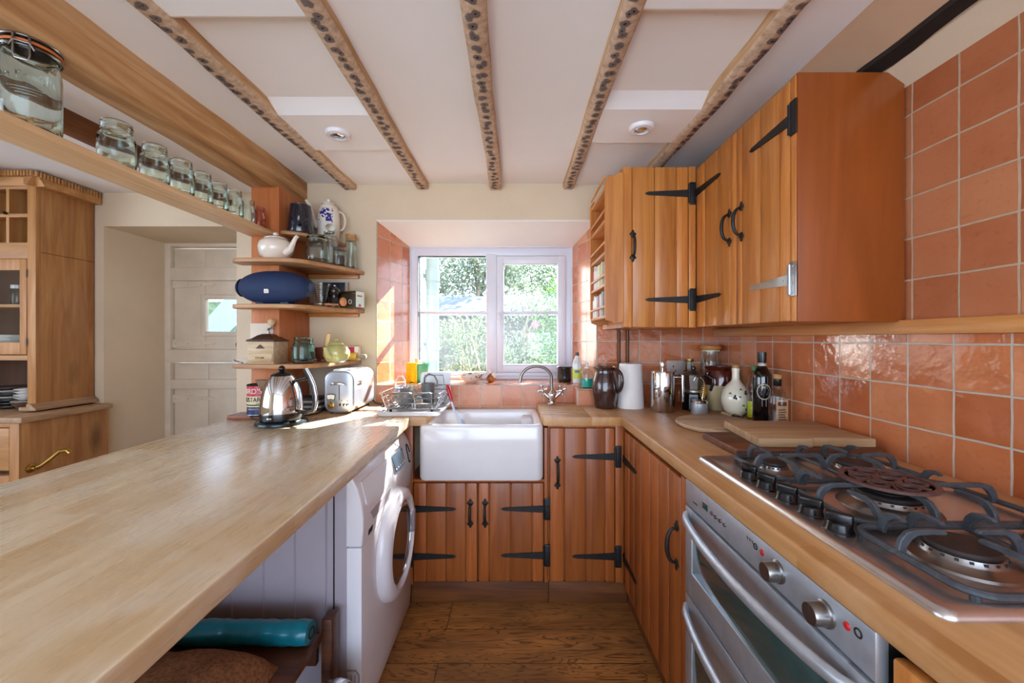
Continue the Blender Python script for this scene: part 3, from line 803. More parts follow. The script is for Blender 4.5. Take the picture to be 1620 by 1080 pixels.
# ------------------------------------------------------------------ ironmongery
def strap_hinge(par, M, x, z, d, plate=True, length=.205, mat=None, name='strap_hinge'):
    """hinge line at local x; strap runs in direction d over the door face (local y = 0 is the face)"""
    m = MB()
    P = [(x, -.017), (x+d*length*.93, -.0075), (x+d*length, 0), (x+d*length*.93, .0075), (x, .017)]
    m.prism([(a, b_+z) for a, b_ in P], .0005, .0045, 'XZ', M=M)
    if plate:
        m.box(x-d*.030, x-d*.002, .0005, .005, z-.052, z+.052, .0015, M=M)
        m.tube([(x-d*.001, .004, z-.045), (x-d*.001, .004, z+.045)], .0055, 8, M=M)
        for q in (-.04, -.014, .014, .04): m.ball((x-d*.017, .005, z+q), (.0035, .0015, .0035), 8, 4, M=M)
    for q in (.12, .4, .68, .9): m.ball((x+d*length*q, .0045, z), (.0035, .0015, .0035), 8, 4, M=M)
    return m.build(name, mat or IRON, par, world=True)
def pull(par, M, x, z, ln=.115, name='handle'):
    m = MB()
    h = ln/2
    for s_ in (-1, 1):
        m.ball((x, .003, z+s_*h), (.012, .004, .014), 12, 8, M=M)
        m.ball((x, .003, z+s_*(h+.013)), (.006, .0035, .009), 10, 6, M=M)
        m.ball((x-.010, .003, z+s_*(h+.002)), (.006, .003, .006), 8, 6, M=M); m.ball((x+.010, .003, z+s_*(h+.002)), (.006, .003, .006), 8, 6, M=M)
    pts = []; rs = []
    for i in range(15):
        a = PI*i/14
        pts.append((x, .003+.030*math.sin(a)**.7, z-h*math.cos(a)*.95)); rs.append(.0042+.0026*math.sin(a))
    m.tube(pts, rs, 10, M=M)
    return m.build(name, IRON, par, world=True)
def planks(par, M, edges, z0, z1, mat, name='door', th=.02, gap=.0018):
    m = MB()
    for a, b_ in zip(edges, edges[1:]):
        m.box(min(a, b_)+gap, max(a, b_)-gap, -th, 0, z0, z1, .005, 2, M=M)
    m.box(min(edges)+.004, max(edges)-.004, -th-.004, -th+.012, z0+.004, z1-.004, M=M)
    return m.build(name, mat, par, world=True)

# ------------------------------------------------------------------ base cupboards, back run (face Y = 1.86)
YF = 1.86
MBk = frame((0, YF, 0), (1, 0, 0), (0, -1, 0))
def xk(px): return (px-VX)*YF/F
t = thing('sink_cupboard', 'low pine plank cupboard with black strap hinges under the white sink', 'cupboard', (-.17, 2.05, 0))
c = MB().box(-.52, .150, 1.885, 2.24, .10, .585).box(xk(860)+.003, .155, YF, 1.9, .11, .845, .002).box(-.535, xk(653.6)-.002, YF, 1.9, .10, .858, .002)
c.box(-.50, .15, YF+.002, 1.89, .585, .6, .002)
c.build('carcass', CABL, t, world=True)
MB().box(-.5, .16, 1.885, 1.9, .0, .112, .002).build('plinth', PLINTH, t, world=True)
d = planks(t, MBk, [xk(q) for q in (653.6, 675, 706, 737, 755.5)], .114, .582, CABL)
pull(d, MBk, xk(744), .44, .095)
for z in (.46, .235): strap_hinge(d, MBk, xk(653.6), z, 1)
d = planks(t, MBk, [xk(q) for q in (756.5, 774, 808, 842, 860.5)], .114, .582, CABL)
pull(d, MBk, xk(767.5), .44, .095)
for z in (.46, .24): strap_hinge(d, MBk, xk(860.5), z, -1)
t = thing('base_cupboard', 'pine plank cupboard under the grooved drainer beside the white sink', 'cupboard', (.33, 2.05, 0))
MB().box(.158, .535, 1.885, 2.24, .10, .855).box(xk(973.6), .515, YF, 1.9, .11, .858, .002).box(.156, .514, YF+.001, 1.89, .845, .857, .001).build('carcass', CABL, t, world=True)
MB().box(.162, .54, 1.885, 1.9, .0, .112, .002).build('plinth', PLINTH, t, world=True)
d = planks(t, MBk, [xk(q) for q in (869.4, 892.7, 926.5, 956.9, 973)], .114, .843, CABL)
pull(d, MBk, xk(881.8), .632, .115)
for z in (.708, .235): strap_hinge(d, MBk, xk(973), z, -1)
# right run (face X = .51); local x runs towards the camera
XF = .512
MR = frame((XF, 0, 0), (0, -1, 0), (-1, 0, 0))
t = thing('base_cupboard', 'tall pine plank cupboard in the corner beside the built-in ovens', 'cupboard', (.8, 1.5, 0))
MB().box(XF+.025, 1.15, 1.165, 1.86, .10, .855).box(XF+.001, XF+.03, 1.162, 1.214, .10, .845, .002).build('carcass', CABL, t, world=True)
MB().box(XF+.03, XF+.045, 1.165, 1.88, 0, .10).build('plinth', PLINTH, t, world=True)
d = planks(t, MR, [-y for y in (1.838, 1.76, 1.69, 1.597, 1.495, 1.407, 1.312, 1.218)], .10, .835, CABL)
pull(d, MR, -1.238, .615, .115)
for z in (.70, .235): strap_hinge(d, MR, -1.85, z, 1, False, .2)
t = thing('base_cupboard', 'pale pine cupboard end on the near side of the built-in ovens', 'cupboard', (.8, .2, 0))
MB().box(XF+.03, 1.15, -.1, .53, .1, .855).build('carcass', CABL, t, world=True)
planks(t, MR, [-.535, -.49, -.40, -.30, -.20, -.1], .10, .835, CAB)

# ------------------------------------------------------------------ worktops
CT = .90
w = MB()
w.box(.498, XW, -.12, YB-.001, .858, CT, .006, 3)
w.box(.36, .4985, 1.836, YB-.001, .858, CT, .002)
w.box(.132, .361, 1.836, 1.872, .858, CT, .003)
w.box(.125, .361, 2.118, YB-.001, .858, CT, .003)
y = 1.872
while y < 2.117:
    w.box(.128, .361, y, y+.018, .858, CT-.0005, .002); w.box(.128, .361, y+.018, y+.041, .858, CT-.013)
    y += .041
o = tag(w.build('worktop', WORK, smooth=30), 'L-shaped beech worktop with drainer grooves carrying the gas hob', 'worktop')
o = tag(MB().box(-1.189, -.415, 1.835, YB-.001, .858, CT, .003).build('worktop', WORKX), 'short beech worktop under the white dish drainer', 'worktop')
t = thing('peninsula_counter', 'wide pale beech peninsula counter in front of the sink wall', 'counter', (-.9, .95, 0))
MB().prism([(-.436, .05), (-.492, 1.832), (-1.312, 1.832), (-1.285, .05)], .858, CT, 'XY', .006, 3).build('worktop', PENT, t, world=True)
MB().box(-1.24, -1.215, .1, 1.82, 0, .857, .002).build('back_panel', DOORP, t, world=True)
for xx in (-1.2, -.52): MB().box(xx, xx+.06, .10, .16, 0, .857, .003).build('leg', CABL, t, world=True)

# ------------------------------------------------------------------ sink
t = thing('butler_sink', 'deep white fireclay butler sink below the window', 'sink', (-.157, 2.04, .605))
def loops(ls, mat, name, par):
    m = MB(); n = len(ls[0][0]); vs = []; fs = []
    for p2, z in ls: vs += [(a, b_, z) for a, b_ in p2]
    for i in range(len(ls)-1):
        for k in range(n):
            k2 = (k+1) % n
            fs.append((i*n+k, i*n+k2, (i+1)*n+k2, (i+1)*n+k))
    fs.append(tuple(range(n-1, -1, -1))); fs.append(tuple((len(ls)-1)*n+k for k in range(n)))
    return m.add(vs, fs).build(name, mat, par, 50, True)
X0, X1, Ya, Yb_ = -.449, .132, 1.815, 2.262
def rr(i, r): return rrect(X0+i, X1-i, Ya+i, Yb_-i, r, 6)
loops([(rr(.02, .02), .605), (rr(.006, .03), .608), (rr(0, .034), .622), (rr(0, .034), .85), (rr(.003, .034), .861), (rr(.010, .03), .866),
       (rr(.030, .03), .866), (rr(.036, .03), .862), (rr(.040, .03), .845), (rr(.046, .035), .67), (rr(.056, .04), .648), (rr(.09, .04), .640)], CER, 'basin', t)
MB().lathe([(.001, .641), (.035, .641), (.042, .643), (.042, .646), (.03, .6445), (.001, .6435)], (-.16, 2.04, 0), 24).build('waste', CHROME, t, world=True)
MB().box(.03, .094, 2.06, 2.20, .70, .845, .02, 3).build('overflow_weir', CER, t, world=True)

# ------------------------------------------------------------------ tap
t = thing('mixer_tap', 'chrome swan neck mixer tap with cross handles', 'tap', (.205, 2.19, CT))
tx, ty = .205, 2.19
MB().lathe([(.03, 0), (.032, .006), (.02, .012), (.018, .03), (.024, .05), (.022, .06), (.012, .068), (.009, .08)], (tx, ty, CT), 24).build('body', CHROME, t, world=True)
pts = [(tx, ty, CT+.07), (tx-.002, ty, CT+.12)]
for i in range(15):
    a = PI*(.06+.92*i/14)
    pts.append((tx-.088+.088*math.cos(a), ty-.02*i/14, CT+.14+.075*math.sin(a)))
pts.append((tx-.178, ty-.022, CT+.125))
MB().tube(pts, .0085, 14).build('spout', NICKEL, t, world=True)
for s_ in (-1, 1):
    m = MB(); cx_ = tx+s_*.052; cz = CT+.072
    m.tube([(tx+s_*.012, ty, CT+.035), (cx_, ty, cz)], [.011, .009], 12)
    m.ball((cx_, ty-.004, cz+.006), .0125, 12, 8)
    for a in (0, PI/2, PI, 3*PI/2):
        e = (cx_+.024*math.cos(a+.3), ty-.008, cz+.008+.024*math.sin(a+.3))
        m.tube([(cx_, ty-.006, cz+.006), e], [.0045, .005], 8); m.ball(e, .0072, 10, 6)
    m.build('cross_handle', CHROME, t, world=True)

# ------------------------------------------------------------------ built-in oven
t = thing('double_oven', 'built-in stainless steel double oven under the gas hob', 'oven', (.8, .85, 0))
O0, O1 = .546, 1.154
MB().box(.520, 1.08, O0+.004, O1-.004, .11, .855).build('body', DARK, t, world=True)
MB().box(.545, 1.08, O0+.004, O1-.004, 0, .112).build('plinth', PLINTH, t, world=True)
cp = MB().box(.502, .522, O0, O1, .785, .857, .003).build('control_panel', STEEL, t, world=True)
for y in (.748, .634):
    Mk = frame((.502, y, .822), (0, -1, 0), (-1, 0, 0))
    kn = MB(); Mz = Mk @ Matrix.Rotation(-PI/2, 4, 'X')
    kn.lathe([(.021, 0), (.021, .004), (.0185, .006), (.0175, .024), (.016, .027), (.0005, .0275)], (0, 0, 0), 28, M=Mz)
    kn.box(-.0008, .0008, .0275, .028, .006, .016, M=Mk)
    kn.build('knob', NICKEL, cp, world=True)
for y in (.797, .593): MB().ball((.502, y, .832), (.003, .0065, .0065), 12, 8).build('indicator_light', RED, cp, world=True)
m = MB()
for k in range(4): m.tube([(.503, .998-.0205*k, .822), (.498, .998-.0205*k, .822)], .005, 10)
m.build('button', NICKEL, cp, world=True)
MB().box(.5012, .503, 1.022, 1.05, .815, .832).build('display', DGLASS, cp, world=True)
MB().box(.5012, .503, 1.08, 1.105, .806, .811).build('badge', DGLASS, cp, world=True)
def on_panel(txt, size, y, z, par, mat, x=.5016, name='lettering'):
    vs, fs = text_geo(txt, size)
    return MB().add([(x-v.z*.3, y-v.x, z+v.y) for v in vs], fs).build(name, mat, par, 0, True)
m = MB()
for k in range(3): m.box(.5014, .503, .846-.009*k, .851-.009*k, .838, .8392).box(.5014, .503, .846-.009*k, .8472-.009*k, .833, .8392)
m.build('marking', DARK, cp, world=True)
ring = [(.5015, .818+.0055*math.cos(2*PI*k/16), .833+.0055*math.sin(2*PI*k/16)) for k in range(16)]
ring2 = [(.5015, .573+.006*math.cos(2*PI*k/16), .836+.006*math.sin(2*PI*k/16)) for k in range(16)]
MB().tube(ring2, .0014, 5, True).build('marking', DARK, cp, world=True)
MB().tube(ring, .0012, 5, True).box(.5014, .503, .816, .820, .8325, .8335).build('marking', DARK, cp, world=True)
def oven_door(name, z0, z1, wz0, wz1, hz):
    m = MB(); X_ = .500
    m.box(X_, X_+.02, O0+.002, .592, z0, z1, .002); m.box(X_, X_+.02, 1.112, O1-.002, z0, z1, .002)
    m.box(X_+.0004, X_+.02, .59, 1.114, z0, wz0, .002); m.box(X_+.0004, X_+.02, .59, 1.114, wz1, z1, .002)
    dd = m.build(name, STEEL, t, world=True)
    MB().box(X_+.004, X_+.012, .585, 1.12, wz0-.004, wz1+.004, .001).build('glass', DGLASS, dd, world=True)
    pts = []
    for i in range(25):
        u = i/24; y = 1.138-(1.138-.560)*u
        pts.append((X_-.003-.042*math.sin(PI*u)**.55, y, hz))
    MB().tube(pts, .0095, 12, flat=1.35, up=(0, 0, 1)).build('handle', STEEL, dd, world=True)
oven_door('upper_door', .529, .779, .600, .722, .755)
oven_door('lower_door', .118, .522, .19, .41, .490)

# ------------------------------------------------------------------ gas hob
t = thing('gas_hob', 'five burner stainless steel gas hob set in the beech worktop', 'hob', (.82, .85, CT))
HX0, HX1, HY0, HY1 = .555, 1.068, .505, 1.2
def hl(i, r): return rrect(HX0+i, HX1-i, HY0+i, HY1-i, r, 5)
loops([(hl(0, .018), CT), (hl(0, .018), CT+.003), (hl(.004, .018), CT+.010), (hl(.010, .016), CT+.012), (hl(.022, .014), CT+.011), (hl(.045, .02), CT+.006), (hl(.08, .02), CT+.0058)], STEELW, 'plate', t)
HZ = CT+.006
def burner(x, y, r, tall=0):
    b_ = MB().lathe([(r*1.55, 0), (r*1.5, .004), (r*1.15, .010+tall), (r*1.12, .012+tall), (r*1.05, .020+tall), (r*.9, .021+tall), (.0005, .021+tall)], (x, y, HZ), 36).build('burner', NICKEL, t, world=True)
    MB().lathe([(r*.95, .0205+tall), (r*.98, .024+tall), (r*.92, .028+tall), (.0005, .029+tall)], (x, y, HZ), 36).build('burner_cap', CASTB, b_, world=True)
    m = MB()
    for k in range(20):
        a = 2*PI*k/20; m.box(r*1.02, r*1.09, -.0025, .0025, .013+tall, .019+tall, M=Matrix.Translation((x, y, HZ)) @ Matrix.Rotation(a, 4, 'Z'))
    m.build('flame_slot', CASTB, b_, world=True)
    return b_
burner(.702, 1.063, .030); burner(.919, 1.063, .040); burner(.727, .639, .046); burner(.945, .639, .036)
wk = burner(.800, .843, .056, .004)
m = MB().lathe([(.030, .021), (.030, .030), (.022, .031), (.022, .022)], (.8, .843, HZ+.004), 28)
m.build('inner_ring', CASTB, wk, world=True)
BW = .0042
def finger(m, x, y, ang, ln, rise=True):
    P = [(0, .008), (0, .020), (.004, .034), (.014, .046), (.03, .0505), (ln*.7, .0505), (ln-.004, .049), (ln, .044), (ln-.004, .0415), (ln*.7, .042), (.032, .041), (.022, .034), (.014, .022), (.012, .008)]
    m.prism(P, -BW, BW, 'XZ', .0012, 1, M=Matrix.Translation((x, y, HZ)) @ Matrix.Rotation(ang, 4, 'Z'))
def grate(x0, x1, y0, y1, burners, ring=None):
    m = MB()
    lp = [(a, b_, HZ+.012) for a, b_ in rrect(x0, x1, y0, y1, .035, 6)]
    m.tube(lp, .0058, 8, True)
    for (a, b_) in ((x0+.012, y0+.012), (x1-.012, y0+.012), (x0+.012, y1-.012), (x1-.012, y1-.012)): m.tube([(a, b_, HZ), (a, b_, HZ+.014)], .006, 8)
    xm = (x0+x1)/2
    if len(burners) == 2:
        m.tube([(xm, y0, HZ+.012), (xm, y1, HZ+.012)], .005, 8)
    for (bx, by, r) in burners:
        for (px_, py_, a) in ((bx, y0, PI/2), (bx, y1, -PI/2)):
            finger(m, px_, py_, a, abs(by-py_)-r*.55)
        xl = x0 if (len(burners) == 1 or bx < xm) else xm
        xr = x1 if (len(burners) == 1 or bx > xm) else xm
        for (px_, a) in ((xl, 0), (xr, PI)):
            finger(m, px_, by, a, max(.05, abs(bx-px_)-r*.55))
        if len(burners) == 1:
            for (px_, a) in ((bx-.11, PI/2), (bx+.11, PI/2)):
                finger(m, px_, y0, a, .075); finger(m, px_, y1, -PI/2, .075)
    for xx in (x0+.05, x1-.05, xm):
        finger(m, xx, y1-.004, -PI/2, .05)
    return m.build('pan_support', CAST, t, world=True)
grate(.648, 1.035, .968, 1.178, [(.702, 1.063, .03), (.919, 1.063, .04)])
grate(.648, 1.035, .738, .958, [(.8, .843, .05)])
grate(.622, 1.035, .528, .728, [(.727, .639, .045), (.945, .639, .036)])
for k in range(5):
    y = 1.016-.0703*k
    m = MB().lathe([(.024, .0), (.024, .003), (.0215, .006), (.020, .016), (.018, .019), (.0005, .020)], (.607, y, HZ), 26)
    m.box(-.006, .006, -.0215, .0215, .012, .036, .005, 3, M=Matrix.Translation((.607, y, HZ)) @ Matrix.Rotation(.35+.12*k, 4, 'Z'))
    m.build('knob', BLACK, t, world=True)
RUST = pm('rusty cast iron', '#5a3a33', .6, var=.2, vscale=40)
m = MB(); cz = HZ+.0535; R_ = .082
def annulus(m, x, y, z, ri, ro, h, n=40): m.lathe([(ri, z), (ro, z), (ro, z+h), (ri, z+h), (ri, z)], (x, y, 0), n)
annulus(m, .800, .843, cz, R_-.010, R_, .006); annulus(m, .800, .843, cz, .016, .024, .006, 24)
for k in range(6):
    a = 2*PI*k/6
    Mx = Matrix.Translation((.8, .843, cz)) @ Matrix.Rotation(a, 4, 'Z')
    m.box(.024, R_-.014, -.0025, .0025, .0003, .0057, M=Mx)
    annulus(m, .8+.046*math.cos(a+PI/6), .843+.046*math.sin(a+PI/6), cz+.0002, .014, .019, .0055, 20)
o = tag(m.build('trivet_ring', RUST), 'rusty brown iron trivet ring over the middle burner of the hob', 'trivet')

# ------------------------------------------------------------------ hanging cupboards
YU = 1.817
MU = frame((0, YU, 0), (1, 0, 0), (0, -1, 0))
def xu(px): return (px-VX)*YU/F
t = thing('hanging_cupboard', 'honey pine corner cupboard with one plank door beside the spice rack', 'cupboard', (.67, 2.04, 1.319))
MB().box(.500, .845, YU+.022, YB-.008, 1.319, 2.066).box(xu(1090), .838, YU, YU+.03, 1.319, 2.066, .002).build('carcass', CAB, t, world=True)
d = planks(t, MU, [xu(q) for q in (985.5, 1000, 1035.4, 1070, 1089.5)], 1.320, 2.064, CAB)
pull(d, MU, xu(1001), 1.697, .105)
for z in (1.94, 1.448): strap_hinge(d, MU, xu(1090), z, -1)
XU = .838
MV = frame((XU, 0, 0), (0, -1, 0), (-1, 0, 0))
t = thing('hanging_cupboard', 'long honey pine cupboard with two plank doors on the tiled wall', 'cupboard', (1.0, 1.5, 1.319))
MB().box(XU+.022, XW-.001, 1.181, 1.815, 1.322, 2.052).box(XU, XU+.03, 1.170, 1.192, 1.319, 2.055, .002).build('carcass', CAB, t, world=True)
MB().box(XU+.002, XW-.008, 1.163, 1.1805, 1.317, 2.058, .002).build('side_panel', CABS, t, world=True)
d = planks(t, MV, [-y for y in (1.815, 1.732, 1.629, 1.528, 1.487)], 1.320, 2.053, CAB)
pull(d, MV, -1.53, 1.70, .105)
for z in (1.94, 1.448): strap_hinge(d, MV, -1.814, z, 1, False, .22)
d = planks(t, MV, [-y for y in (1.483, 1.449, 1.341, 1.246, 1.1935)], 1.320, 2.053, CAB)
pull(d, MV, -1.449, 1.70, .105)
strap_hinge(d, MV, -1.1935, 1.932, -1)
plabel(strap_hinge(d, MV, -1.1935, 1.446, -1, mat=pm('hinge with painted sheen', '#a9b4bb', .3, 1)), 'strap hinge with a painted silver reflection')  # silver colour stands in for a bright reflection on this hinge
# little gallery of the spice rack
t = thing('spice_rack', 'narrow honey pine spice rack with railed shelves on the cupboard end', 'rack', (.455, 1.97, 1.333))
def rackside(y0, y1):
    P = [(.497, 1.345), (.497, 2.03), (.47, 2.028), (.455, 2.014), (.43, 2.016), (.418, 2.0), (.412, 1.985), (.412, 1.38), (.418, 1.352), (.44, 1.345), (.455, 1.333)]
    return MB().prism(P, y0, y1, 'XZ', .002, 1)
rackside(1.795, 1.811).build('side', CAB, t, world=True)
rackside(2.145, 2.16).build('side', CAB, t, world=True)
MB().box(.488, .497, 1.811, 2.145, 1.36, 2.02).build('back', CAB, t, world=True)
LV = (1.977, 1.824, 1.675, 1.526, 1.377)
for z in LV:
    MB().box(.416, .489, 1.811, 2.145, z-.014, z, .001).build('shelf', CABY, t, world=True)
    MB().box(.413, .420, 1.811, 2.145, z+.034, z+.046, .002).build('rail', CABY, t, world=True)
bc = [('#b3242b', 'red'), ('#e6e2da', 'white'), ('#d9d6c8', 'cream'), ('#c9d6b8', 'pale green'), ('#e9e4d0', 'ivory'), ('#b9b23c', 'yellow green'), ('#d8d0a8', 'buff')]
bl = [('#e4e0dc', 'white'), ('#d5d2cd', 'pale grey'), ('#efeae0', 'ivory'), ('#bfb6a8', 'beige'), ('#a8352f', 'dark red'), ('#d8cfc0', 'stone'), ('#a8a49c', 'grey')]
ORD = ['first', 'second', 'third', 'fourth', 'fifth', 'sixth', 'seventh', 'eighth', 'ninth', 'tenth']
for lev, cols, nm in ((1.526, bc, 'upper'), (1.377, bl, 'lower')):
    y = 2.14; rg = random.Random(int(lev*1000))
    for i, (hx, cn) in enumerate(cols):
        th = rg.uniform(.026, .040); hh = rg.uniform(.095, .125)
        k = thing('cookbook', '%s booklet, %s from the window on the %s book shelf of the spice rack' % (cn, ORD[i], nm), 'book', (.454, y-th/2, lev), group='booklets in the spice rack')
        MB().box(.423, .486, y-th, y-.0012, lev, lev+hh, .002).build('cover', pm('cover '+cn+nm, hx, .5), k, world=True)
        MB().box(.4255, .487, y-th+.002, y-.0032, lev+.002, lev+hh+.0005).build('pages', pm('paper', '#efe9dc', .8), k, world=True)
        y -= th+.001
# ------------------------------------------------------------------ washing machine
t = thing('washing_machine', 'white front loading washing machine under the peninsula counter', 'washing machine', (-.77, 1.54, 0))
WX = -.488; WY0, WY1 = 1.245, 1.838
MB().box(-1.06, WX-.045, WY0, WY1, .012, .85, .006).build('body', GREYM, t, world=True)
# front face: gently curved, sloping control fascia on top
P = [(WX-.05, .012), (WX-.012, .012), (WX-.004, .03), (WX, .10), (WX, .60), (WX-.05, .60)]
MB().prism(P, WY0+.001, WY1-.001, 'XZ', .004, 2).build('front_panel', WHITE, t, world=True)
P = [(WX-.05, .604), (WX+.001, .604), (WX+.006, .66), (WX+.006, .70), (WX, .745), (WX-.012, .79), (WX-.032, .83), (WX-.05, .845)]
fas = MB().prism(P, WY0-.001, WY1+.001, 'XZ', .006, 3).build('fascia', WHITE, t, world=True)
def fx(z):   # surface x of the fascia at height z
    pts = [(.604, WX+.001), (.66, WX+.006), (.70, WX+.006), (.745, WX), (.79, WX-.012), (.83, WX-.032), (.845, WX-.05)]
    for (z0, x0), (z1, x1) in zip(pts, pts[1:]):
        if z <= z1: return x0+(x1-x0)*(z-z0)/(z1-z0)
    return pts[-1][1]
def on_fascia(poly, d):
    """poly in (y, z): a thin curved plate lying on the fascia"""
    ys = [p[0] for p in poly]; n = 6
    vs = [(fx(z)+d, y, z) for y, z in poly]; c0 = (fx(sum(p[1] for p in poly)/len(poly))+d, sum(ys)/len(poly), sum(p[1] for p in poly)/len(poly))
    bk = [(fx(z)-.004, y, z) for y, z in poly]
    k = len(poly); v = vs+bk+[c0]
    return v, [(i, (i+1) % k, 2*k) for i in range(k)]+[(i, (i+1) % k, k+(i+1) % k, k+i) for i in range(k)]
dr = [(WY0+.03, .80)]+[(WY0+.03, .73)]+[(WY0+.04+.10*i/8, .72-.018*math.sin(PI*i/16)) for i in range(9)]+[(WY0+.30, .72), (WY0+.30, .80)]
MB().add(*on_fascia(dr, .005)).build('detergent_drawer', WHITE, fas, world=True)
MB().add(*on_fascia([(WY0+.06, .690), (WY0+.27, .690), (WY0+.25, .655), (WY0+.09, .655)], .0015)).build('drawer_grip', GREYM, fas, world=True)
dp = [(WY0+.325, .795), (WY0+.325, .745)]+[(WY0+.335+.13*i/8, .722-.008*math.sin(PI*i/8)) for i in range(9)]+[(WY0+.475, .745), (WY0+.475, .795)]
MB().add(*on_fascia(dp, .004)).build('bezel', CHROME, fas, world=True)
SCR = pm('blue grey display', '#3b5566', .12, coat=.5)
dd = [(y+(.006 if y < WY0+.4 else -.006), z+(.005 if z < .76 else -.005)) for y, z in dp]
MB().add(*on_fascia(dd, .006)).build('display', SCR, fas, world=True)
for k in range(5):
    y = WY0+.345+.027*k; z = .737
    MB().ball((fx(z)+.006, y, z), (.003, .006, .005), 10, 6).build('button', WHITE, fas, world=True)
ringp = [(fx(.745+.04*math.sin(a))+.001, WY0+.545+.016*math.cos(a), .745+.04*math.sin(a)) for a in [2*PI*k/26 for k in range(22)]]
MB().tube(ringp, .003, 6).build('dial_mark', DARK, fas, world=True)
MB().add(*on_fascia([(WY0+.05, .635), (WY0+.085, .637), (WY0+.085, .619), (WY0+.05, .617)], .0015)).build('energy_label', DARK, fas, world=True)
# porthole door
dc = (WX, 1.575, .455)
Mx = Matrix.Translation(dc) @ Matrix.Rotation(PI/2, 4, 'Y')
def squ(a, z): return 1+.025*math.cos(2*a)
dr_ = MB().lathe([(.205, -.002), (.205, .012), (.197, .030), (.180, .042), (.160, .044), (.150, .036), (.146, .02), (.146, -.002), (.205, -.002)], (0, 0, 0), 56, M=Mx, rib=squ).build('door_ring', WHITE, t, world=True)
MB().lathe([(.149, .018), (.147, .0345), (.135, .036), (.133, .02), (.149, .018)], (0, 0, 0), 48, M=Mx).build('rim', CHROME, dr_, world=True)
MB().lathe([(.136, .030), (.125, .032), (.10, .022), (.06, .008), (.0005, .002)], (0, 0, 0), 48, M=Mx).build('glass', PORT, dr_, world=True)
MB().box(WX+.028, WX+.046, 1.715, 1.745, .42, .52, .006, 3).build('door_handle', GREYM, dr_, world=True)
vs, fs = text_geo('Hotpoint', .020)
MB().add([(WX+.0435+v.z*.3, 1.575+v.x*1.0-.02, .618+v.y-.35*(v.x*v.x)*6) for v in vs], fs).build('lettering', DARK, dr_, 0, True)
# pressed ribs of the side sheet
sd = MB()
for x in (-.60, -.70, -.80, -.90, -1.0):
    sd.prism([(x-.004, WY0-.0), (x-.001, WY0-.004), (x+.001, WY0-.004), (x+.004, WY0-.0)], .10, .80, 'XY')
sd.build('side_ribs', GREYM, t, world=True)
MB().tube([(-.575, WY0-.002, .10), (-.575, WY0-.002, .775), (-.59, WY0-.002, .80), (-.98, WY0-.002, .80)], .0022, 6).build('side_groove', DARK, t, world=True)
g = MB()
g.tube([(-.555, WY0-.003, .05), (-.555, WY0-.003, .205), (-.542, WY0-.003, .215), (-.505, WY0-.003, .215), (-.495, WY0-.003, .20), (-.495, WY0-.003, .05)], .0025, 6)
for k in range(4): g.tube([(-.545+.0125*k, WY0-.003, .05), (-.545+.0125*k, WY0-.003, .20)], .0018, 6)
g.build('vent_grille', GREYM, t, world=True)
for (x, y) in ((-1.02, 1.28), (-1.02, 1.80), (-.55, 1.28), (-.55, 1.80)): MB().cyl((x, y, 0), (x, y, .02), .02, 12).build('foot', BLACK, t, world=True)

# ------------------------------------------------------------------ bench under the peninsula
t = thing('bench', 'dark polished wooden bench tucked under the peninsula counter', 'bench', (-.86, .85, 0))
b = MB(); y = .48
for wd in (.21, .20, .27):
    b.box(-1.16, -.574+.01*(y-.5), y, y+wd-.002, .372, .397, .004); y += wd
b.build('seat', BENCH, t, world=True)
MB().box(-.578, -.545, 1.165, 1.215, 0, .43, .004).build('leg', BENCH, t, world=True)
MB().box(-1.16, -1.12, 1.165, 1.215, 0, .372, .004).build('leg', BENCH, t, world=True)
MB().box(-.64, -.60, .50, .55, 0, .372, .004).build('leg', BENCH, t, world=True)
MB().box(-1.16, -1.12, .50, .55, 0, .372, .004).build('leg', BENCH, t, world=True)
MB().box(-1.1, -.60, 1.18, 1.20, .28, .372, .002).build('apron', BENCH, t, world=True)
# teal roll of bin bags
TEAL = pm('teal film', '#0d6f80', .3, coat=.3, var=.1, vscale=30)
t = thing('bin_bag_roll', 'roll of teal bin bags lying on the dark bench', 'bin bags', (-.8, 1.10, .398))
def rollr(a, z):
    return 1+.018*math.sin(3*a+40*z)*(1+math.sin(z*90))+.012*math.sin(9*a-60*z)
Mr = Matrix.Translation((-1.06, 1.115, .398+.0335)) @ Matrix.Rotation(PI/2, 4, 'Y')
prof = [(.016, 0), (.030, .002)]+[(.0315+.0012*math.sin(k*1.7)+(.002 if 14 < k < 20 else 0), .006+.468*k/40) for k in range(41)]+[(.030, .478), (.016, .48)]
MB().lathe(prof, (0, 0, 0), 40, M=Mr, rib=rollr).build('roll', TEAL, t, world=True)
MB().lathe([(.0165, -.001), (.0165, .482), (.012, .482), (.012, -.001), (.0165, -.001)], (0, 0, 0), 24, M=Mr).build('core', DARK, t, world=True)
# brown sacking cushion
HESS = pm('brown hessian', '#8a5a34', .95, var=.25, vscale=120, bmp=.6, bscale=350)
def pillow(u, v):
    x = -1.06+.435*u; y = .60+.435*v
    e = max(0, 1-abs(2*u-1)**5)*max(0, 1-abs(2*v-1)**5)
    return (x, y, .399+.098*e**.55*(1+.05*math.sin(7*u+3*v)+.03*math.sin(19*u-11*v)))
def under_(u, v):
    x, y, z = pillow(u, v); return (x, y, .398)
o = MB().grid(pillow, 30, 30).grid(under_, 6, 6).build('cushion', HESS, smooth=80)
tag(o, 'brown hessian cushion lying on the near part of the dark bench', 'cushion')
t = thing('pedal_bin', 'small silvery domed bin on the floor beside the dark bench', 'bin', (-.50, 1.06, 0))
MB().lathe([(.062, 0), (.066, .01), (.066, .27), (.064, .275), (.0005, .275)], (-.50, 1.06, 0), 30).build('body', STEEL, t, world=True)
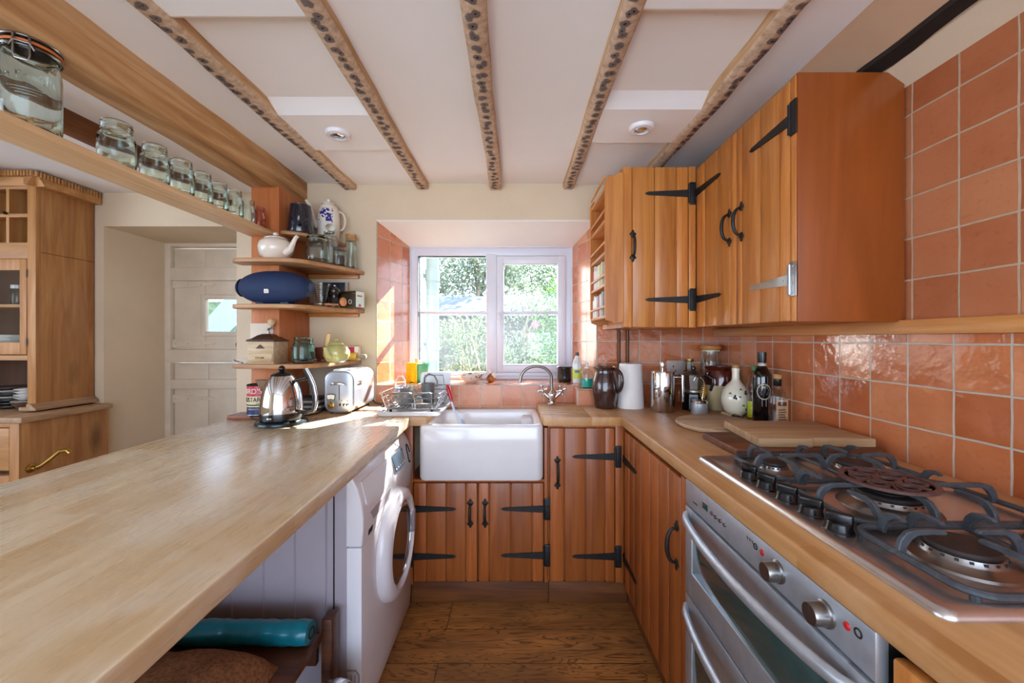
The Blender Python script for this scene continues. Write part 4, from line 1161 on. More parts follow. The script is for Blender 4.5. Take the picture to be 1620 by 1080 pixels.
MB().lathe([(.067, .275), (.067, .283), (.060, .300), (.042, .315), (.02, .323), (.0005, .325)], (-.50, 1.06, 0), 30).build('lid', CHROME, t, world=True)

# ------------------------------------------------------------------ pine dresser
t = thing('pine_dresser', 'tall old pine dresser with a toothed cornice and open plate niche', 'dresser', (-2.95, 2.2, 0))
DXR, DYF, DYB = -2.59, 2.12, 2.41
DXL = -3.35
up = MB()
up.box(DXR-.022, DXR, DYF, DYB, .885, 2.10, .002)           # side boards
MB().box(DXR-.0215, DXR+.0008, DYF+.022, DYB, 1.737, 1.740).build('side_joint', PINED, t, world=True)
up.build('side', PINE, t, world=True)
MB().box(DXL, DXL+.022, DYF, DYB, .885, 2.10, .002).build('side', PINE, t, world=True)
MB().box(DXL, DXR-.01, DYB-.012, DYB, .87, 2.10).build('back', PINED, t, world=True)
fr = MB()
fr.box(DXR-.045, DXR+.0012, DYF-.004, DYF+.02, .885, 2.10, .002)
fr.build('stile', PINE, t, world=True)
for z0, z1 in ((2.076, 2.11), (1.924, 1.944), (1.70, 1.787), (1.150, 1.178)): MB().box(DXL, DXR-.045, DYF-.003, DYF+.018, z0, z1, .002).build('rail', PINEX, t, world=True)
pg = MB()
for x in (-2.752, -2.88, -3.0, -3.12): pg.box(x, x+.017, DYF-.002, DYF+.2, 1.787, 2.08, .001)
pg.box(DXL, DXR-.03, DYF, DYF+.2, 1.926, 1.942); pg.box(DXL, DXR-.03, DYF+.19, DYF+.2, 1.78, 2.09)
pg.build('pigeonholes', PINE, t, world=True)
for z0, z1 in ((1.44, 1.456), (1.155, 1.175), (1.705, 1.72)): MB().box(DXL, DXR-.02, DYF+.03, DYB-.01, z0, z1).build('shelf', PINEX, t, world=True)
dd = MB()
gx0, gx1 = -3.0, -2.674
dd.box(gx1, DXR-.047, DYF-.006, DYF+.016, 1.182, 1.698, .002); dd.box(gx0-.04, gx0, DYF-.006, DYF+.016, 1.182, 1.698, .002)
dd.box(gx0, gx1, DYF-.0055, DYF+.016, 1.637, 1.698, .002); dd.box(gx0, gx1, DYF-.0055, DYF+.016, 1.182, 1.248, .002)
gd = dd.build('glazed_door', PINE, t, world=True)
MB().box(gx0-.005, gx1+.005, DYF+.004, DYF+.007, 1.24, 1.645).build('pane', PANE, gd, world=True)
for z in (1.25, 1.62): MB().cyl((DXR-.046, DYF-.007, z-.02), (DXR-.046, DYF-.007, z+.02), .004, 8).build('hinge', NICKEL, gd, world=True)
MB().ball((-2.745, DYF-.012, 1.944), (.008, .012, .008), 10, 8).build('catch', IRON, t, world=True)
co = MB()
co.prism([(DYF, 2.09), (DYF-.012, 2.11), (DYF-.03, 2.135), (DYF-.045, 2.142), (DYF-.045, 2.15), (DYB, 2.15), (DYB, 2.09)], DXL, DXR+.045, 'YZ')
co.prism([(DXR, 2.09), (DXR+.012, 2.11), (DXR+.03, 2.135), (DXR+.045, 2.142), (DXR+.045, 2.15), (DXR-.02, 2.15), (DXR-.02, 2.09)], DYF-.04, DYB, 'XZ')
cn = co.build('cornice', PINEX, t, 30, True)
dn = MB(); y = DYF-.045
while y < DYB-.012:
    dn.box(DXR+.036, DXR+.056, y, y+.009, 2.128, 2.158, .001); y += .0165
x = DXR+.03
while x > DXL: dn.box(x, x+.009, DYF-.056, DYF-.036, 2.128, 2.158, .001); x -= .0165
dn.build('dentil_trim', PINEX, cn, world=True)
MB().prism([(DXR-.06, .882), (DXR+.03, .882), (DXR+.03, .894), (DXR+.012, .908), (DXR, .918), (DXR-.02, .918), (DXR-.02, .9), (DXR-.06, .9)], DYF-.03, DYB, 'XZ', .002, 1).build('moulding', PINEY, t, world=True)
MB().box(DXL, -2.47, 1.96, DYB, .842, .872, .006).build('counter', PINEY, t, world=True)
BXR = -2.50
MB().box(BXR-.024, BXR, 1.985, DYB, .02, .842, .002).build('base_side', PINE, t, world=True)
MB().box(DXL, DXL+.02, 1.985, DYB, .02, .842, .002).build('base_side', PINE, t, world=True)
MB().box(BXR-.05, BXR-.001, 1.975, 1.998, .0, .842, .002).build('base_stile', PINE, t, world=True)
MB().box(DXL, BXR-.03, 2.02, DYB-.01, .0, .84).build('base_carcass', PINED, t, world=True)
for z0, z1 in ((.60, .815), (.10, .575)):
    q = MB().box(DXL, BXR-.055, 1.978, 2.02, z0, z1, .004).build('drawer' if z0 > .5 else 'base_door', PINEX if z0 > .5 else PINE, t, world=True)
    if z0 > .5: MB().lathe([(.008, 0), (.008, .012), (.018, .022), (.018, .03), (.0005, .034)], (0, 0, 0), 16, M=Matrix.Translation((-2.69, 1.978, .71)) @ Matrix.Rotation(PI/2, 4, 'X')).build('knob', PINE, q, world=True)
MB().box(DXL, BXR-.055, 1.982, 2.0, .818, .841, .002).build('base_rail', PINEX, t, world=True)
hk = MB()
hk.lathe([(.022, 0), (.022, .006), (.012, .012), (.010, .03)], (0, 0, 0), 16, M=Matrix.Translation((BXR, 2.02, .60)) @ Matrix.Rotation(PI/2, 4, 'Y'))
hk.tube([(BXR+.02, 2.02, .60), (BXR+.045, 2.03, .61), (BXR+.07, 2.05, .64), (BXR+.095, 2.07, .675), (BXR+.12, 2.08, .675), (BXR+.13, 2.085, .66)], [.007, .008, .008, .009, .011, .011], 10)
hk.build('coat_hook', BRASS, t, world=True)

# crockery in the dresser
PLD = pm('dark plate', '#3a3733', .25, coat=.4); PLW = pm('white plate', '#dcd9d2', .2, coat=.4)
def plate(x, y, z, r, mat, label, group, name='plate'):
    m = MB().lathe([(r*.55, 0), (r*.6, .003), (r*.62, .004), (r, .014), (r*.995, .0165), (r*.62, .0075), (.0005, .006)], (x, y, z), 28)
    return tag(m.build(name, mat), label, 'plate', group)
z = .873
WORD = ['bottom', 'second from the bottom', 'third from the bottom', 'fourth from the bottom', 'fifth from the bottom', 'sixth from the bottom', 'top']
for k in range(7):
    plate(-2.895, 2.255, z, .095, PLW if k in (3, 5) else PLD, '%s dinner plate, %s of the big stack in the dresser niche' % ('white' if k in (3, 5) else 'dark', WORD[k]), 'big plates in the dresser niche'); z += .0175
t = thing('serving_bowl', 'cream rimmed brown bowl under the small plates in the dresser niche', 'bowl', (-2.745, 2.20, .873))
MB().lathe([(.022, 0), (.03, .004), (.052, .03), (.056, .046), (.053, .046), (.048, .03), (.0005, .008)], (-2.745, 2.20, .873), 28).build('body', pm('brown stoneware', '#5a4030', .3, coat=.4), t, world=True)
MB().lathe([(.0545, .0445), (.058, .047), (.0545, .0495), (.051, .047), (.0545, .0445)], (-2.745, 2.20, .873), 28).build('rim', PLW, t, world=True)
z = .873
for k in range(6):
    pass
sz = .873+.052
for k in range(4):
    plate(-2.745, 2.20, sz, .046, PLW, 'small white saucer, %s of the stack on the brown bowl in the dresser' % (['bottom', 'second', 'third', 'top'][k]), 'saucers in the dresser niche', 'saucer'); sz += .016
z = 1.177
for k in range(2):
    plate(-2.885, 2.25, z, .085, PLD, 'dark plate, %s of the pair under the white bowls behind the dresser glass' % ('lower' if k == 0 else 'upper'), 'dark plates behind the dresser glass'); z += .0175
for k in range(2):
    o = MB().lathe([(.04, 0), (.045, .004), (.085, .04), (.088, .055), (.085, .055), (.08, .04), (.0005, .012)], (-2.885, 2.25, z), 28).build('mixing_bowl', PLW)
    tag(o, 'white bowl, %s of the two behind the dresser glass' % ('lower' if k == 0 else 'upper'), 'bowl', 'bowls behind the dresser glass'); z += .022
t = thing('lidded_jar', 'small lidded jar on the upper shelf behind the dresser glass', 'jar', (-2.84, 2.24, 1.4565))
MB().lathe([(.028, 0), (.03, .005), (.03, .085), (.026, .095), (.0005, .095)], (-2.84, 2.24, 1.4565), 20).build('body', GLASS, t, world=True)
MB().lathe([(.029, .0955), (.029, .115), (.0005, .116)], (-2.84, 2.24, 1.4565), 20).build('lid', PLW, t, world=True)

# ------------------------------------------------------------------ ceiling lights
LENS = emis('lamp lens', '#fff4e0', 2.0)
for (x, y, z, lb) in ((-.75, 1.66, 2.137, 'round white recessed ceiling light over the sink end of the peninsula'), (.52, 1.613, 2.137, 'round white recessed ceiling light nearest the hanging cupboards')):
    t = thing('ceiling_light', lb, 'ceiling light', (x, y, z), group='recessed ceiling lights')
    MB().lathe([(.050, 0), (.050, -.006), (.044, -.014), (.030, -.016), (.027, -.006), (.027, 0), (.05, 0)], (x, y, z), 36).build('bezel', WHITE, t, world=True)
    MB().lathe([(.027, -.004), (.02, -.012), (.012, -.014), (.0005, -.0145)], (x, y, z), 24).build('lamp', CHROME, t, world=True)

# ------------------------------------------------------------------ shelves on the post
def shelf(name, poly, z, th, label):
    return tag(MB().prism(poly, z-th, z, 'XY', .003, 2).build(name, SHELFX, smooth=40), label, 'shelf')
def sm(pts, n=5):
    """rounds a polyline with Catmull-Rom"""
    out = []
    P = [Vector((a, b_, 0)) for a, b_ in pts]
    for i in range(len(P)-1):
        p0 = P[max(i-1, 0)]; p1 = P[i]; p2 = P[i+1]; p3 = P[min(i+2, len(P)-1)]
        for k in range(n):
            u = k/n
            q = .5*((2*p1)+(p2-p0)*u+(2*p0-5*p1+4*p2-p3)*u*u+(3*p1-p0-3*p2+p3)*u**3)
            out.append((q.x, q.y))
    return out+[pts[-1]]
INN = [(-1.188, YB-.002), (-1.188, 1.973), (-1.375, 1.973)]
front = sm([(-1.375, 1.965), (-1.37, 1.90), (-1.30, 1.872), (-1.12, 1.872), (-1.03, 1.92), (-.95, 2.06), (-.885, 2.18), (-.872, YB-.002)])
SZ2, SZ3, SZ4, SZ1 = 1.655, 1.434, 1.145, 1.815
shelf('corner_shelf', front+INN[:1]+INN[1:], SZ2, .020, 'curved wooden corner shelf under the cream teapot')
shelf('corner_shelf', front+INN, SZ3, .020, 'curved wooden corner shelf under the blue speaker')
shelf('corner_shelf', sm([(-1.375, 1.965), (-1.37, 1.90), (-1.30, 1.872), (-1.10, 1.865), (-1.0, 1.90), (-.93, 2.06), (-.90, 2.18), (-.89, YB-.002)])+INN, SZ4, .022, 'curved wooden corner shelf under the coffee mill')
shelf('corner_shelf', sm([(-1.188, 1.985), (-1.15, 1.985), (-1.08, 2.03), (-1.0, 2.16), (-.975, YB-.002)])+[(-1.188, YB-.002)], SZ1, .018, 'small top corner shelf under the dark blue jug')
for z, x1 in ((SZ3-.02, -.90), (SZ2-.02, -.90)):
    struct(MB().box(-1.187, x1, YB-.022, YB-.001, z-.022, z, .002).build('trim_3', CABX), 'small pine batten under a corner shelf', 'batten')
o = tag(MB().box(-1.332, -1.198, -.55, 1.974, 1.78, 1.80, .003).build('high_shelf', SHELFW), 'long new pine shelf under the deep oak beam carrying glass jars', 'shelf')
# ------------------------------------------------------------------ glass jars on the high shelf
def wrap(m, txt, size, cx, cy, z, R, ang, d=.0008, sx=1.0):
    vs, fs = text_geo(txt, size)
    m.add([(cx+(R+d+v.z)*math.cos(ang+sx*v.x/R), cy+(R+d+v.z)*math.sin(ang+sx*v.x/R), z+v.y) for v in vs], fs)
    return m
RUBB = pm('orange rubber', '#c9692f', .5)
def clip_jar(x, y, z, r, h, label, ang=-1.1, emboss=None, fill=None):
    t = thing('clip_jar', label, 'jar', (x, y, z))
    sq = (lambda a, zz: 1+.04*math.cos(4*a)*(1 if zz < h*.8 else 0))
    MB().lathe([(.0005, .004), (r*.85, .002), (r*.97, .008), (r, .025), (r, h*.62), (r*.97, h*.70), (r*.90, h*.77), (r*.88, h*.84), (r*.93, h*.86), (r*.93, h*.875), (r*.82, h*.88), (r*.82, h*.80), (r*.93, h*.66), (r*.95, .03), (r*.8, .012), (.0005, .012)], (x, y, z), 40, rib=sq).build('glass_body', THIN if fill else GLASS, t, world=True)
    MB().lathe([(r*.95, h*.88), (r*.97, h*.89), (r*.97, h*.905), (r*.95, h*.91), (r*.84, h*.91), (r*.84, h*.88), (r*.95, h*.88)], (x, y, z), 40).build('rubber_seal', RUBB, t, world=True)
    ld = MB().lathe([(r*.94, h*.912), (r*.95, h*.93), (r*.88, h*.965), (r*.6, h*.985), (r*.3, h*.975), (.0005, h*.97)], (x, y, z), 40).build('lid', GLASS, t, world=True)
    c = MB(); rr_ = .0018+.01*r
    for zz in (.945, .845):
        c.tube([(x+r*.97*math.cos(2*PI*k/32), y+r*.97*math.sin(2*PI*k/32), z+h*zz) for k in range(32)], rr_, 6, True)
    def pt(a, rad, zz): return (x+rad*math.cos(a), y+rad*math.sin(a), z+h*zz)
    s_ = .22
    c.tube([pt(ang-s_, r*1.0, .945), pt(ang-s_, r*1.09, .93), pt(ang-s_, r*1.10, .72), pt(ang-s_*.8, r*1.08, .68), pt(ang+s_*.8, r*1.08, .68), pt(ang+s_, r*1.10, .72), pt(ang+s_, r*1.09, .93), pt(ang+s_, r*1.0, .945)], rr_, 6)
    c.tube([pt(ang-s_*1.6, r*.98, .845), pt(ang-s_*1.5, r*1.12, .80), pt(ang-s_, r*1.12, .86), pt(ang+s_, r*1.12, .86), pt(ang+s_*1.5, r*1.12, .80), pt(ang+s_*1.6, r*.98, .845)], rr_, 6)
    c.build('wire_clip', NICKEL, t, world=True)
    if emboss:
        m = MB(); wrap(m, emboss, r*.50, x, y, z+h*.52, r*1.0, ang+.10, .0004)
        m.build('embossed_lettering', GLASS, t, 0, True)
        m = MB()
        for k in range(3): m.tube([pt(ang+.1+a*.16, r*1.003, .40-.03*k) for a in range(-4+k, 5-k)], .001, 5)
        m.build('embossed_lines', GLASS, t, world=True)
    if fill:
        MB().lathe([(.0005, .014), (r*.78, .014), (r*.92, .03), (r*.92, h*.55), (.0005, h*.57)], (x, y, z), 32).build('contents', fill, t, world=True)
    return t
def screw_jar(x, y, z, r, h, label, group, mat=None, neck=.80, name='glass_jar'):
    t = thing(name, label, 'jar', (x, y, z), group=group)
    P = [(.0005, .005), (r*.8, .002), (r*.95, .006), (r, .02), (r, h*.62), (r*.97, h*.69), (r*neck*1.02, h*.76), (r*neck, h*.80)]
    for k in range(3): P += [(r*neck*1.05, h*(.83+.045*k)), (r*neck, h*(.85+.045*k))]
    P += [(r*neck*1.04, h*.975), (r*neck*1.0, h), (r*neck*.90, h), (r*neck*.88, h*.79), (r*.93, h*.66), (r*.94, .024), (r*.75, .012), (.0005, .012)]
    MB().lathe(P, (x, y, z), 36).build('glass_body', mat or GLASS, t, world=True)
    return t
HS = 1.8005
clip_jar(-1.265, 1.025, HS, .057, .240, 'big clip-top glass jar with orange seal on the high shelf', -.95, 'Le Parfait')
ys = (1.245, 1.376, 1.485, 1.584, 1.672, 1.762, 1.854)
rs = (.046, .041, .040, .036, .036, .037, .034)
hs = (.150, .142, .140, .136, .130, .132, .120)
lbs = ['wide open glass jar, first after the big clip-top jar on the high shelf', 'open glass jar, second after the big clip-top jar on the high shelf', 'open glass jar, third after the big clip-top jar on the high shelf',
       'open glass jar, fourth after the big clip-top jar on the high shelf', 'open glass jar, fifth after the big clip-top jar on the high shelf', 'open glass jar, sixth after the big clip-top jar on the high shelf', 'open glass jar, next to the pinkish jar at the post end of the high shelf']
for y, r, h, lb in zip(ys, rs, hs, lbs): screw_jar(-1.265, y, HS, r, h, lb, 'screw jars on the high shelf')
GLASSP = glass('pinkish glass', '#f3ddd4', '#c48e7d')
screw_jar(-1.262, 1.932, HS, .031, .112, 'small pinkish patterned glass jar against the post on the high shelf', 'screw jars on the high shelf', GLASSP)

# ------------------------------------------------------------------ top corner shelf
BLUEJ = pm('midnight glaze', '#141c2c', .15, coat=.6)
def handle_arc(x, y, z, r0, h0, h1, out, ang, rad, mat, par, name='handle', flat=1.3):
    pts = []
    for i in range(17):
        a = -PI/2+PI*i/16
        rr_ = r0+out*math.cos(a)**.8 if math.cos(a) > 0 else r0
        pts.append((x+rr_*math.cos(ang), y+rr_*math.sin(ang), z+(h0+h1)/2+(h1-h0)/2*math.sin(a)))
    return MB().tube(pts, rad, 10, flat=flat, up=(-math.sin(ang), math.cos(ang), 0)).build(name, mat, par, world=True)
z = SZ1+.0005
x, y = -1.122, 2.05
t = thing('jug', 'dark blue tapered jug on the small top corner shelf', 'jug', (x, y, z))
MB().lathe([(.0005, .003), (.060, 0), (.062, .006), (.057, .08), (.049, .140), (.050, .146), (.046, .146), (.052, .08), (.056, .012), (.0005, .01)], (x, y, z), 36).build('body', BLUEJ, t, world=True)
handle_arc(x, y, z, .052, .03, .13, .030, -1.15, .0075, BLUEJ, t)
IVORY = pm('ivory glaze', '#e6dfd2', .15, coat=.5, var=.02)
def cobalt():
    m, nt, out = _new('ivory glaze with cobalt scrolls')
    tc = N(nt, 'ShaderNodeTexCoord').outputs['Object']
    v = N(nt, 'ShaderNodeTexNoise'); v.inputs['Scale'].default_value = 26; v.inputs['Detail'].default_value = 1.5; v.inputs['Distortion'].default_value = 1.6
    L(nt, tc, v.inputs['Vector'])
    sep = N(nt, 'ShaderNodeSeparateXYZ'); L(nt, tc, sep.inputs[0])
    a = ramp(nt, v.outputs[0], [(.46, (0, 0, 0, 1)), (.49, (1, 1, 1, 1))])
    b1 = ramp(nt, sep.outputs[2], [(.085, (0, 0, 0, 1)), (.09, (1, 1, 1, 1)), (.165, (1, 1, 1, 1)), (.17, (0, 0, 0, 1))])
    b2 = math_(nt, 'LESS_THAN', math_(nt, 'ABSOLUTE', math_(nt, 'ADD', sep.outputs[0], -.006)), .036)
    b3 = math_(nt, 'LESS_THAN', sep.outputs[1], 0.0)
    k = math_(nt, 'MULTIPLY', math_(nt, 'MULTIPLY', a, b1), math_(nt, 'MULTIPLY', b2, b3))
    bsdf(nt, out, mixc(nt, k, S('#e6dfd2'), S('#1c2c8a')), .15, 0, .5)
    return m
COB = cobalt()
x, y = -1.045, 2.195
t = thing('coffee_pot', 'tall ivory coffee pot with blue scroll pattern on the top corner shelf', 'coffee pot', (x, y, z))
MB().lathe([(.0005, .002), (.052, 0), (.056, .008), (.058, .05), (.060, .10), (.057, .15), (.048, .185), (.040, .194), (.036, .198)], (x, y, z), 40).build('body', COB, t, world=True)
MB().lathe([(.037, .1985), (.034, .206), (.015, .212), (.010, .216), (.014, .226), (.010, .232), (.0005, .234)], (x, y, z), 30).build('lid', IVORY, t, world=True)
MB().tube([(x-.045, y-.02, z+.07), (x-.068, y-.03, z+.10), (x-.078, y-.034, z+.145), (x-.088, y-.038, z+.19), (x-.104, y-.043, z+.213)], [.022, .017, .013, .010, .008], 14).build('spout', IVORY, t, world=True)
handle_arc(x, y, z, .052, .06, .165, .035, .25, .0065, IVORY, t)

# ------------------------------------------------------------------ corner shelf with the cream teapot
CREAM = pm('cream glaze', '#e2d6c8', .18, coat=.5, var=.02)
z = SZ2+.0005
x, y = -1.175, 1.925
t = thing('teapot', 'round cream teapot on the corner shelf above the blue speaker', 'teapot', (x, y, z))
MB().lathe([(.0005, .002), (.045, 0), (.052, .004), (.072, .03), (.078, .055), (.072, .080), (.056, .096), (.048, .099)], (x, y, z), 44).build('body', CREAM, t, world=True)
MB().lathe([(.049, .0995), (.050, .103), (.040, .110), (.018, .114), (.010, .117), (.0135, .126), (.009, .132), (.0005, .133)], (x, y, z), 32).build('lid', CREAM, t, world=True)
MB().tube([(x+.060, y-.02, z+.030), (x+.088, y-.028, z+.045), (x+.102, y-.03, z+.075), (x+.116, y-.034, z+.098), (x+.126, y-.036, z+.106)], [.020, .016, .011, .009, .0085], 14).build('spout', CREAM, t, world=True)
handle_arc(x, y, z, .064, .022, .095, .036, PI-.25, .007, CREAM, t)
x, y = -1.005, 1.990
t = thing('storage_jar', 'squat square glass jar with a glass stopper beside the cream teapot', 'jar', (x, y, z))
sqr = lambda a, zz: (1+.10*math.cos(4*a+.6)) if zz < .085 else 1
MB().lathe([(.0005, .006), (.048, .001), (.056, .006), (.058, .02), (.058, .075), (.050, .092), (.040, .10), (.040, .112), (.035, .112), (.035, .10), (.052, .075), (.052, .014), (.0005, .014)], (x, y, z), 48, rib=sqr).build('glass_body', THIN, t, world=True)
MB().lathe([(.034, .104), (.036, .114), (.047, .117), (.048, .124), (.042, .134), (.02, .14), (.0005, .141)], (x, y, z), 32).build('stopper', GLASS, t, world=True)
MB().lathe([(.036, .1125), (.041, .1125), (.041, .1165), (.036, .1165), (.036, .1125)], (x, y, z), 32).build('seal', pm('yellowed seal', '#c9b98a', .5), t, world=True)
x, y = -.985, 2.085
t = thing('storage_jar', 'tall narrow glass jar with a ball stopper behind the squat square jar', 'jar', (x, y, z))
MB().lathe([(.0005, .005), (.036, .001), (.040, .008), (.040, .14), (.034, .155), (.030, .160), (.030, .168), (.026, .168), (.035, .14), (.035, .012), (.0005, .012)], (x, y, z), 32).build('glass_body', THIN, t, world=True)
s_ = MB().lathe([(.026, .160), (.031, .170), (.032, .176), (.014, .180), (.012, .184)], (x, y, z), 28); s_.ball((x, y, z+.202), (.024, .024, .021), 20, 12)
s_.build('stopper', GLASS, t, world=True)
PASTA = pm('dark beans', '#4a3a34', .6, var=.3, vscale=150)
clip_jar(-.955, 2.135, z, .033, .110, 'small clip-top jar with orange seal and dark beans on the corner shelf', -1.2, None, PASTA)
x, y = -.925, 2.205
t = thing('storage_jar', 'slim tall glass jar with a cork stopper at the wall end of the corner shelf', 'jar', (x, y, z))
MB().lathe([(.0005, .005), (.030, .001), (.033, .008), (.033, .135), (.028, .15), (.025, .155), (.025, .172), (.021, .172), (.028, .14), (.028, .012), (.0005, .012)], (x, y, z), 30).build('glass_body', THIN, t, world=True)
MB().lathe([(.021, .160), (.024, .1725), (.027, .1735), (.029, .195), (.0005, .196)], (x, y, z), 24).build('cork', CORK, t, world=True)

# ------------------------------------------------------------------ corner shelf with the blue speaker
z = SZ3+.0005
SPK = pm('blue speaker cloth', '#0a2750', .6, var=.12, vscale=400, bmp=.5, bscale=700)
x, y = -1.178, 1.925
t = thing('bluetooth_speaker', 'large blue oval wireless speaker on the corner shelf', 'speaker', (x, y, z))
cz = z+.0825
m = MB(); n = 40; vs = []; k = 34
prof = []
for i in range(k+1):
    u = -1+2*i/k
    prof.append((.082*(max(0, 1-abs(u)**2.4))**.5, u*.178))
prof[0] = (.0005, -.178); prof[-1] = (.0005, .178)
MB().lathe(prof, (0, 0, 0), 40, M=Matrix.Translation((x, y, cz)) @ Matrix.Rotation(PI/2, 4, 'Y'), sy=.9).build('body', SPK, t, world=True)
DKB = pm('navy rubber', '#0c2444', .5)
for s_ in (-1, 1):
    MB().lathe([(.040, .163), (.044, .166), (.030, .1795), (.0005, .183)], (0, 0, 0), 30, M=Matrix.Translation((x, y, cz)) @ Matrix.Rotation(s_*PI/2, 4, 'Y'), sy=.9).build('end_cap', DKB, t, world=True)
bd = MB().box(x-.011, x+.011, y-.0725, y-.068, cz-.034, cz-.009, .002).build('badge', pm('badge white', '#e8e3da', .4), t, world=True)
vs, fs = text_geo('JBL', .0095)
MB().add([(x+v.x, y-.0727-v.z*.3, cz-.026+v.y) for v in vs], fs).build('lettering', pm('badge red', '#b3402a', .4), bd, 0, True)
vs, fs = text_geo('!', .010)
MB().add([(x+v.x, y-.0727-v.z*.3, cz-.016+v.y) for v in vs], fs).build('logo', pm('badge red', '#b3402a', .4), bd, 0, True)
for s_ in (-1, 1): MB().box(x+s_*.06-.02, x+s_*.06+.02, y-.03, y+.03, z, z+.012, .004).build('foot', DKB, t, world=True)
x, y = -.995, 2.02
t = thing('measuring_glass', 'conical measuring glass with printed scale beside the blue speaker', 'measuring cup', (x, y, z))
MB().lathe([(.0005, .004), (.020, 0), (.024, .004), (.026, .02), (.040, .105), (.044, .116), (.041, .116), (.023, .02), (.0005, .008)], (x, y, z), 32).build('glass_body', THIN, t, world=True)
m = MB()
for k in range(9):
    zz = .025+.0095*k; rr_ = .0265+.0165*(zz-.02)/.085
    m.tube([(x+(rr_+.0006)*math.cos(a), y+(rr_+.0006)*math.sin(a), z+zz) for a in (-2.0, -1.8, -1.6, -1.45 if k % 2 else -1.2)], .0012, 5)
m.build('scale_marks', pm('red print', '#8a3a34', .5), t, world=True)
PEP = pm('dark turned wood', '#17120f', .25, coat=.4)
x, y = -.945, 2.05
t = thing('pepper_mill', 'small black waisted pepper mill on the corner shelf', 'pepper mill', (x, y, z))
MB().lathe([(.0005, 0), (.030, 0), (.031, .006), (.028, .02), (.019, .042), (.017, .055), (.022, .066), (.024, .070)], (x, y, z), 30).build('body', PEP, t, world=True)
MB().lathe([(.023, .0705), (.026, .078), (.026, .088), (.020, .097), (.008, .100), (.006, .104)], (x, y, z), 30).build('head', PEP, t, world=True)
MB().ball((x, y, z+.109), .0065, 14, 8).build('finial', CHROME, t, world=True)
x, y = -.985, 2.135
t = thing('tea_infuser', 'round dark steel infuser ball behind the black pepper mill', 'infuser', (x, y, z))
MB().lathe([(.0005, 0), (.022, 0), (.022, .004), (.006, .010), (.006, .05)], (x, y, z), 20).build('stand', NICKEL, t, world=True)
MB().ball((x, y, z+.082), .033, 24, 16).build('ball', pm('dark steel', '#3c4650', .15, 1), t, world=True)
t = thing('framed_picture', 'small dark blue picture with a pale frame edge leaning behind the pepper mill', 'picture', (-.99, 2.245, z))
Mp = Matrix.Translation((-1.03, 2.238, z+.001)) @ Matrix.Rotation(-.05, 4, 'X')
MB().box(-.075, .055, 0, .010, 0, .155, .002, M=Mp).build('picture', pm('dark blue print', '#26313f', .35, var=.35, vscale=25), t, world=True)
MB().box(.0555, .072, -.002, .012, 0, .158, .002, M=Mp).build('frame_edge', pm('pale frame', '#c9b29c', .5), t, world=True)
x, y = -.985, 1.955
t = thing('teaspoon', 'steel spoon lying at the edge of the shelf beside the blue speaker', 'spoon', (x, y, z))
MB().ball((x, y, z+.007), (.022, .014, .006), 18, 8).build('bowl', CHROME, t, world=True)
MB().tube([(x-.02, y, z+.008), (x-.05, y+.006, z+.006), (x-.085, y+.012, z+.004)], [.0035, .003, .004], 8).build('handle', NICKEL, t, world=True)
t = thing('wooden_spatula', 'small wooden handle lying in front of the black pepper mill', 'utensil', (-.93, 1.985, z))
MB().tube([(-.963, 1.975, z+.0065), (-.945, 1.98, z+.0075), (-.915, 1.993, z+.0065), (-.90, 1.998, z+.0065)], [.004, .0062, .005, .0062], 10).build('handle', pm('handle wood', '#b06a3c', .5, var=.15), t, world=True)
o = MB().lathe([(.0005, 0), (.009, .002), (.016, .012), (.018, .022), (.0155, .034), (.009, .043), (.0005, .046)], (-.887, 2.02, z), 24).build('egg', pm('brown egg', '#c8804e', .5))
tag(o, 'brown egg beside the green tea tin on the corner shelf', 'egg')
t = thing('tea_tin', 'dark brown and green tea tin at the wall end of the speaker shelf', 'tin', (-.905, 2.13, z))
Mt = Matrix.Translation((-.885, 2.13, z)) @ Matrix.Rotation(-.35, 4, 'Z')
MB().box(-.052, .052, -.033, .033, 0, .088, .003, M=Mt).build('body', pm('dark tin', '#4a4234', .35, .3), t, world=True)
MB().box(-.0525, .0525, -.0335, .0335, .0705, .0775, .001, M=Mt).box(-.030, .028, -.0337, -.033, .079, .085, M=Mt).build('gold_band', BRASS, t, world=True)
MB().box(.052, .0532, -.031, .031, .002, .086, M=Mt).build('side_label', pm('mint label', '#cfe3cf', .5), t, world=True)
MB().box(.0531, .0538, -.022, .014, .058, .066, M=Mt).build('label_mark', pm('rose print', '#c8436a', .5), t, world=True)
MB().box(.0531, .0538, -.012, .006, .004, .018, M=Mt).build('label_mark', pm('rose print', '#c8436a', .5), t, world=True)
ringm = [Mt @ Vector((.016+.009*math.cos(2*PI*k/20), -.0338, .030+.011*math.sin(2*PI*k/20))) for k in range(20)]
MB().tube(ringm, .0022, 6, True).build('emblem', pm('badge white', '#e8e3da', .4), t, world=True)

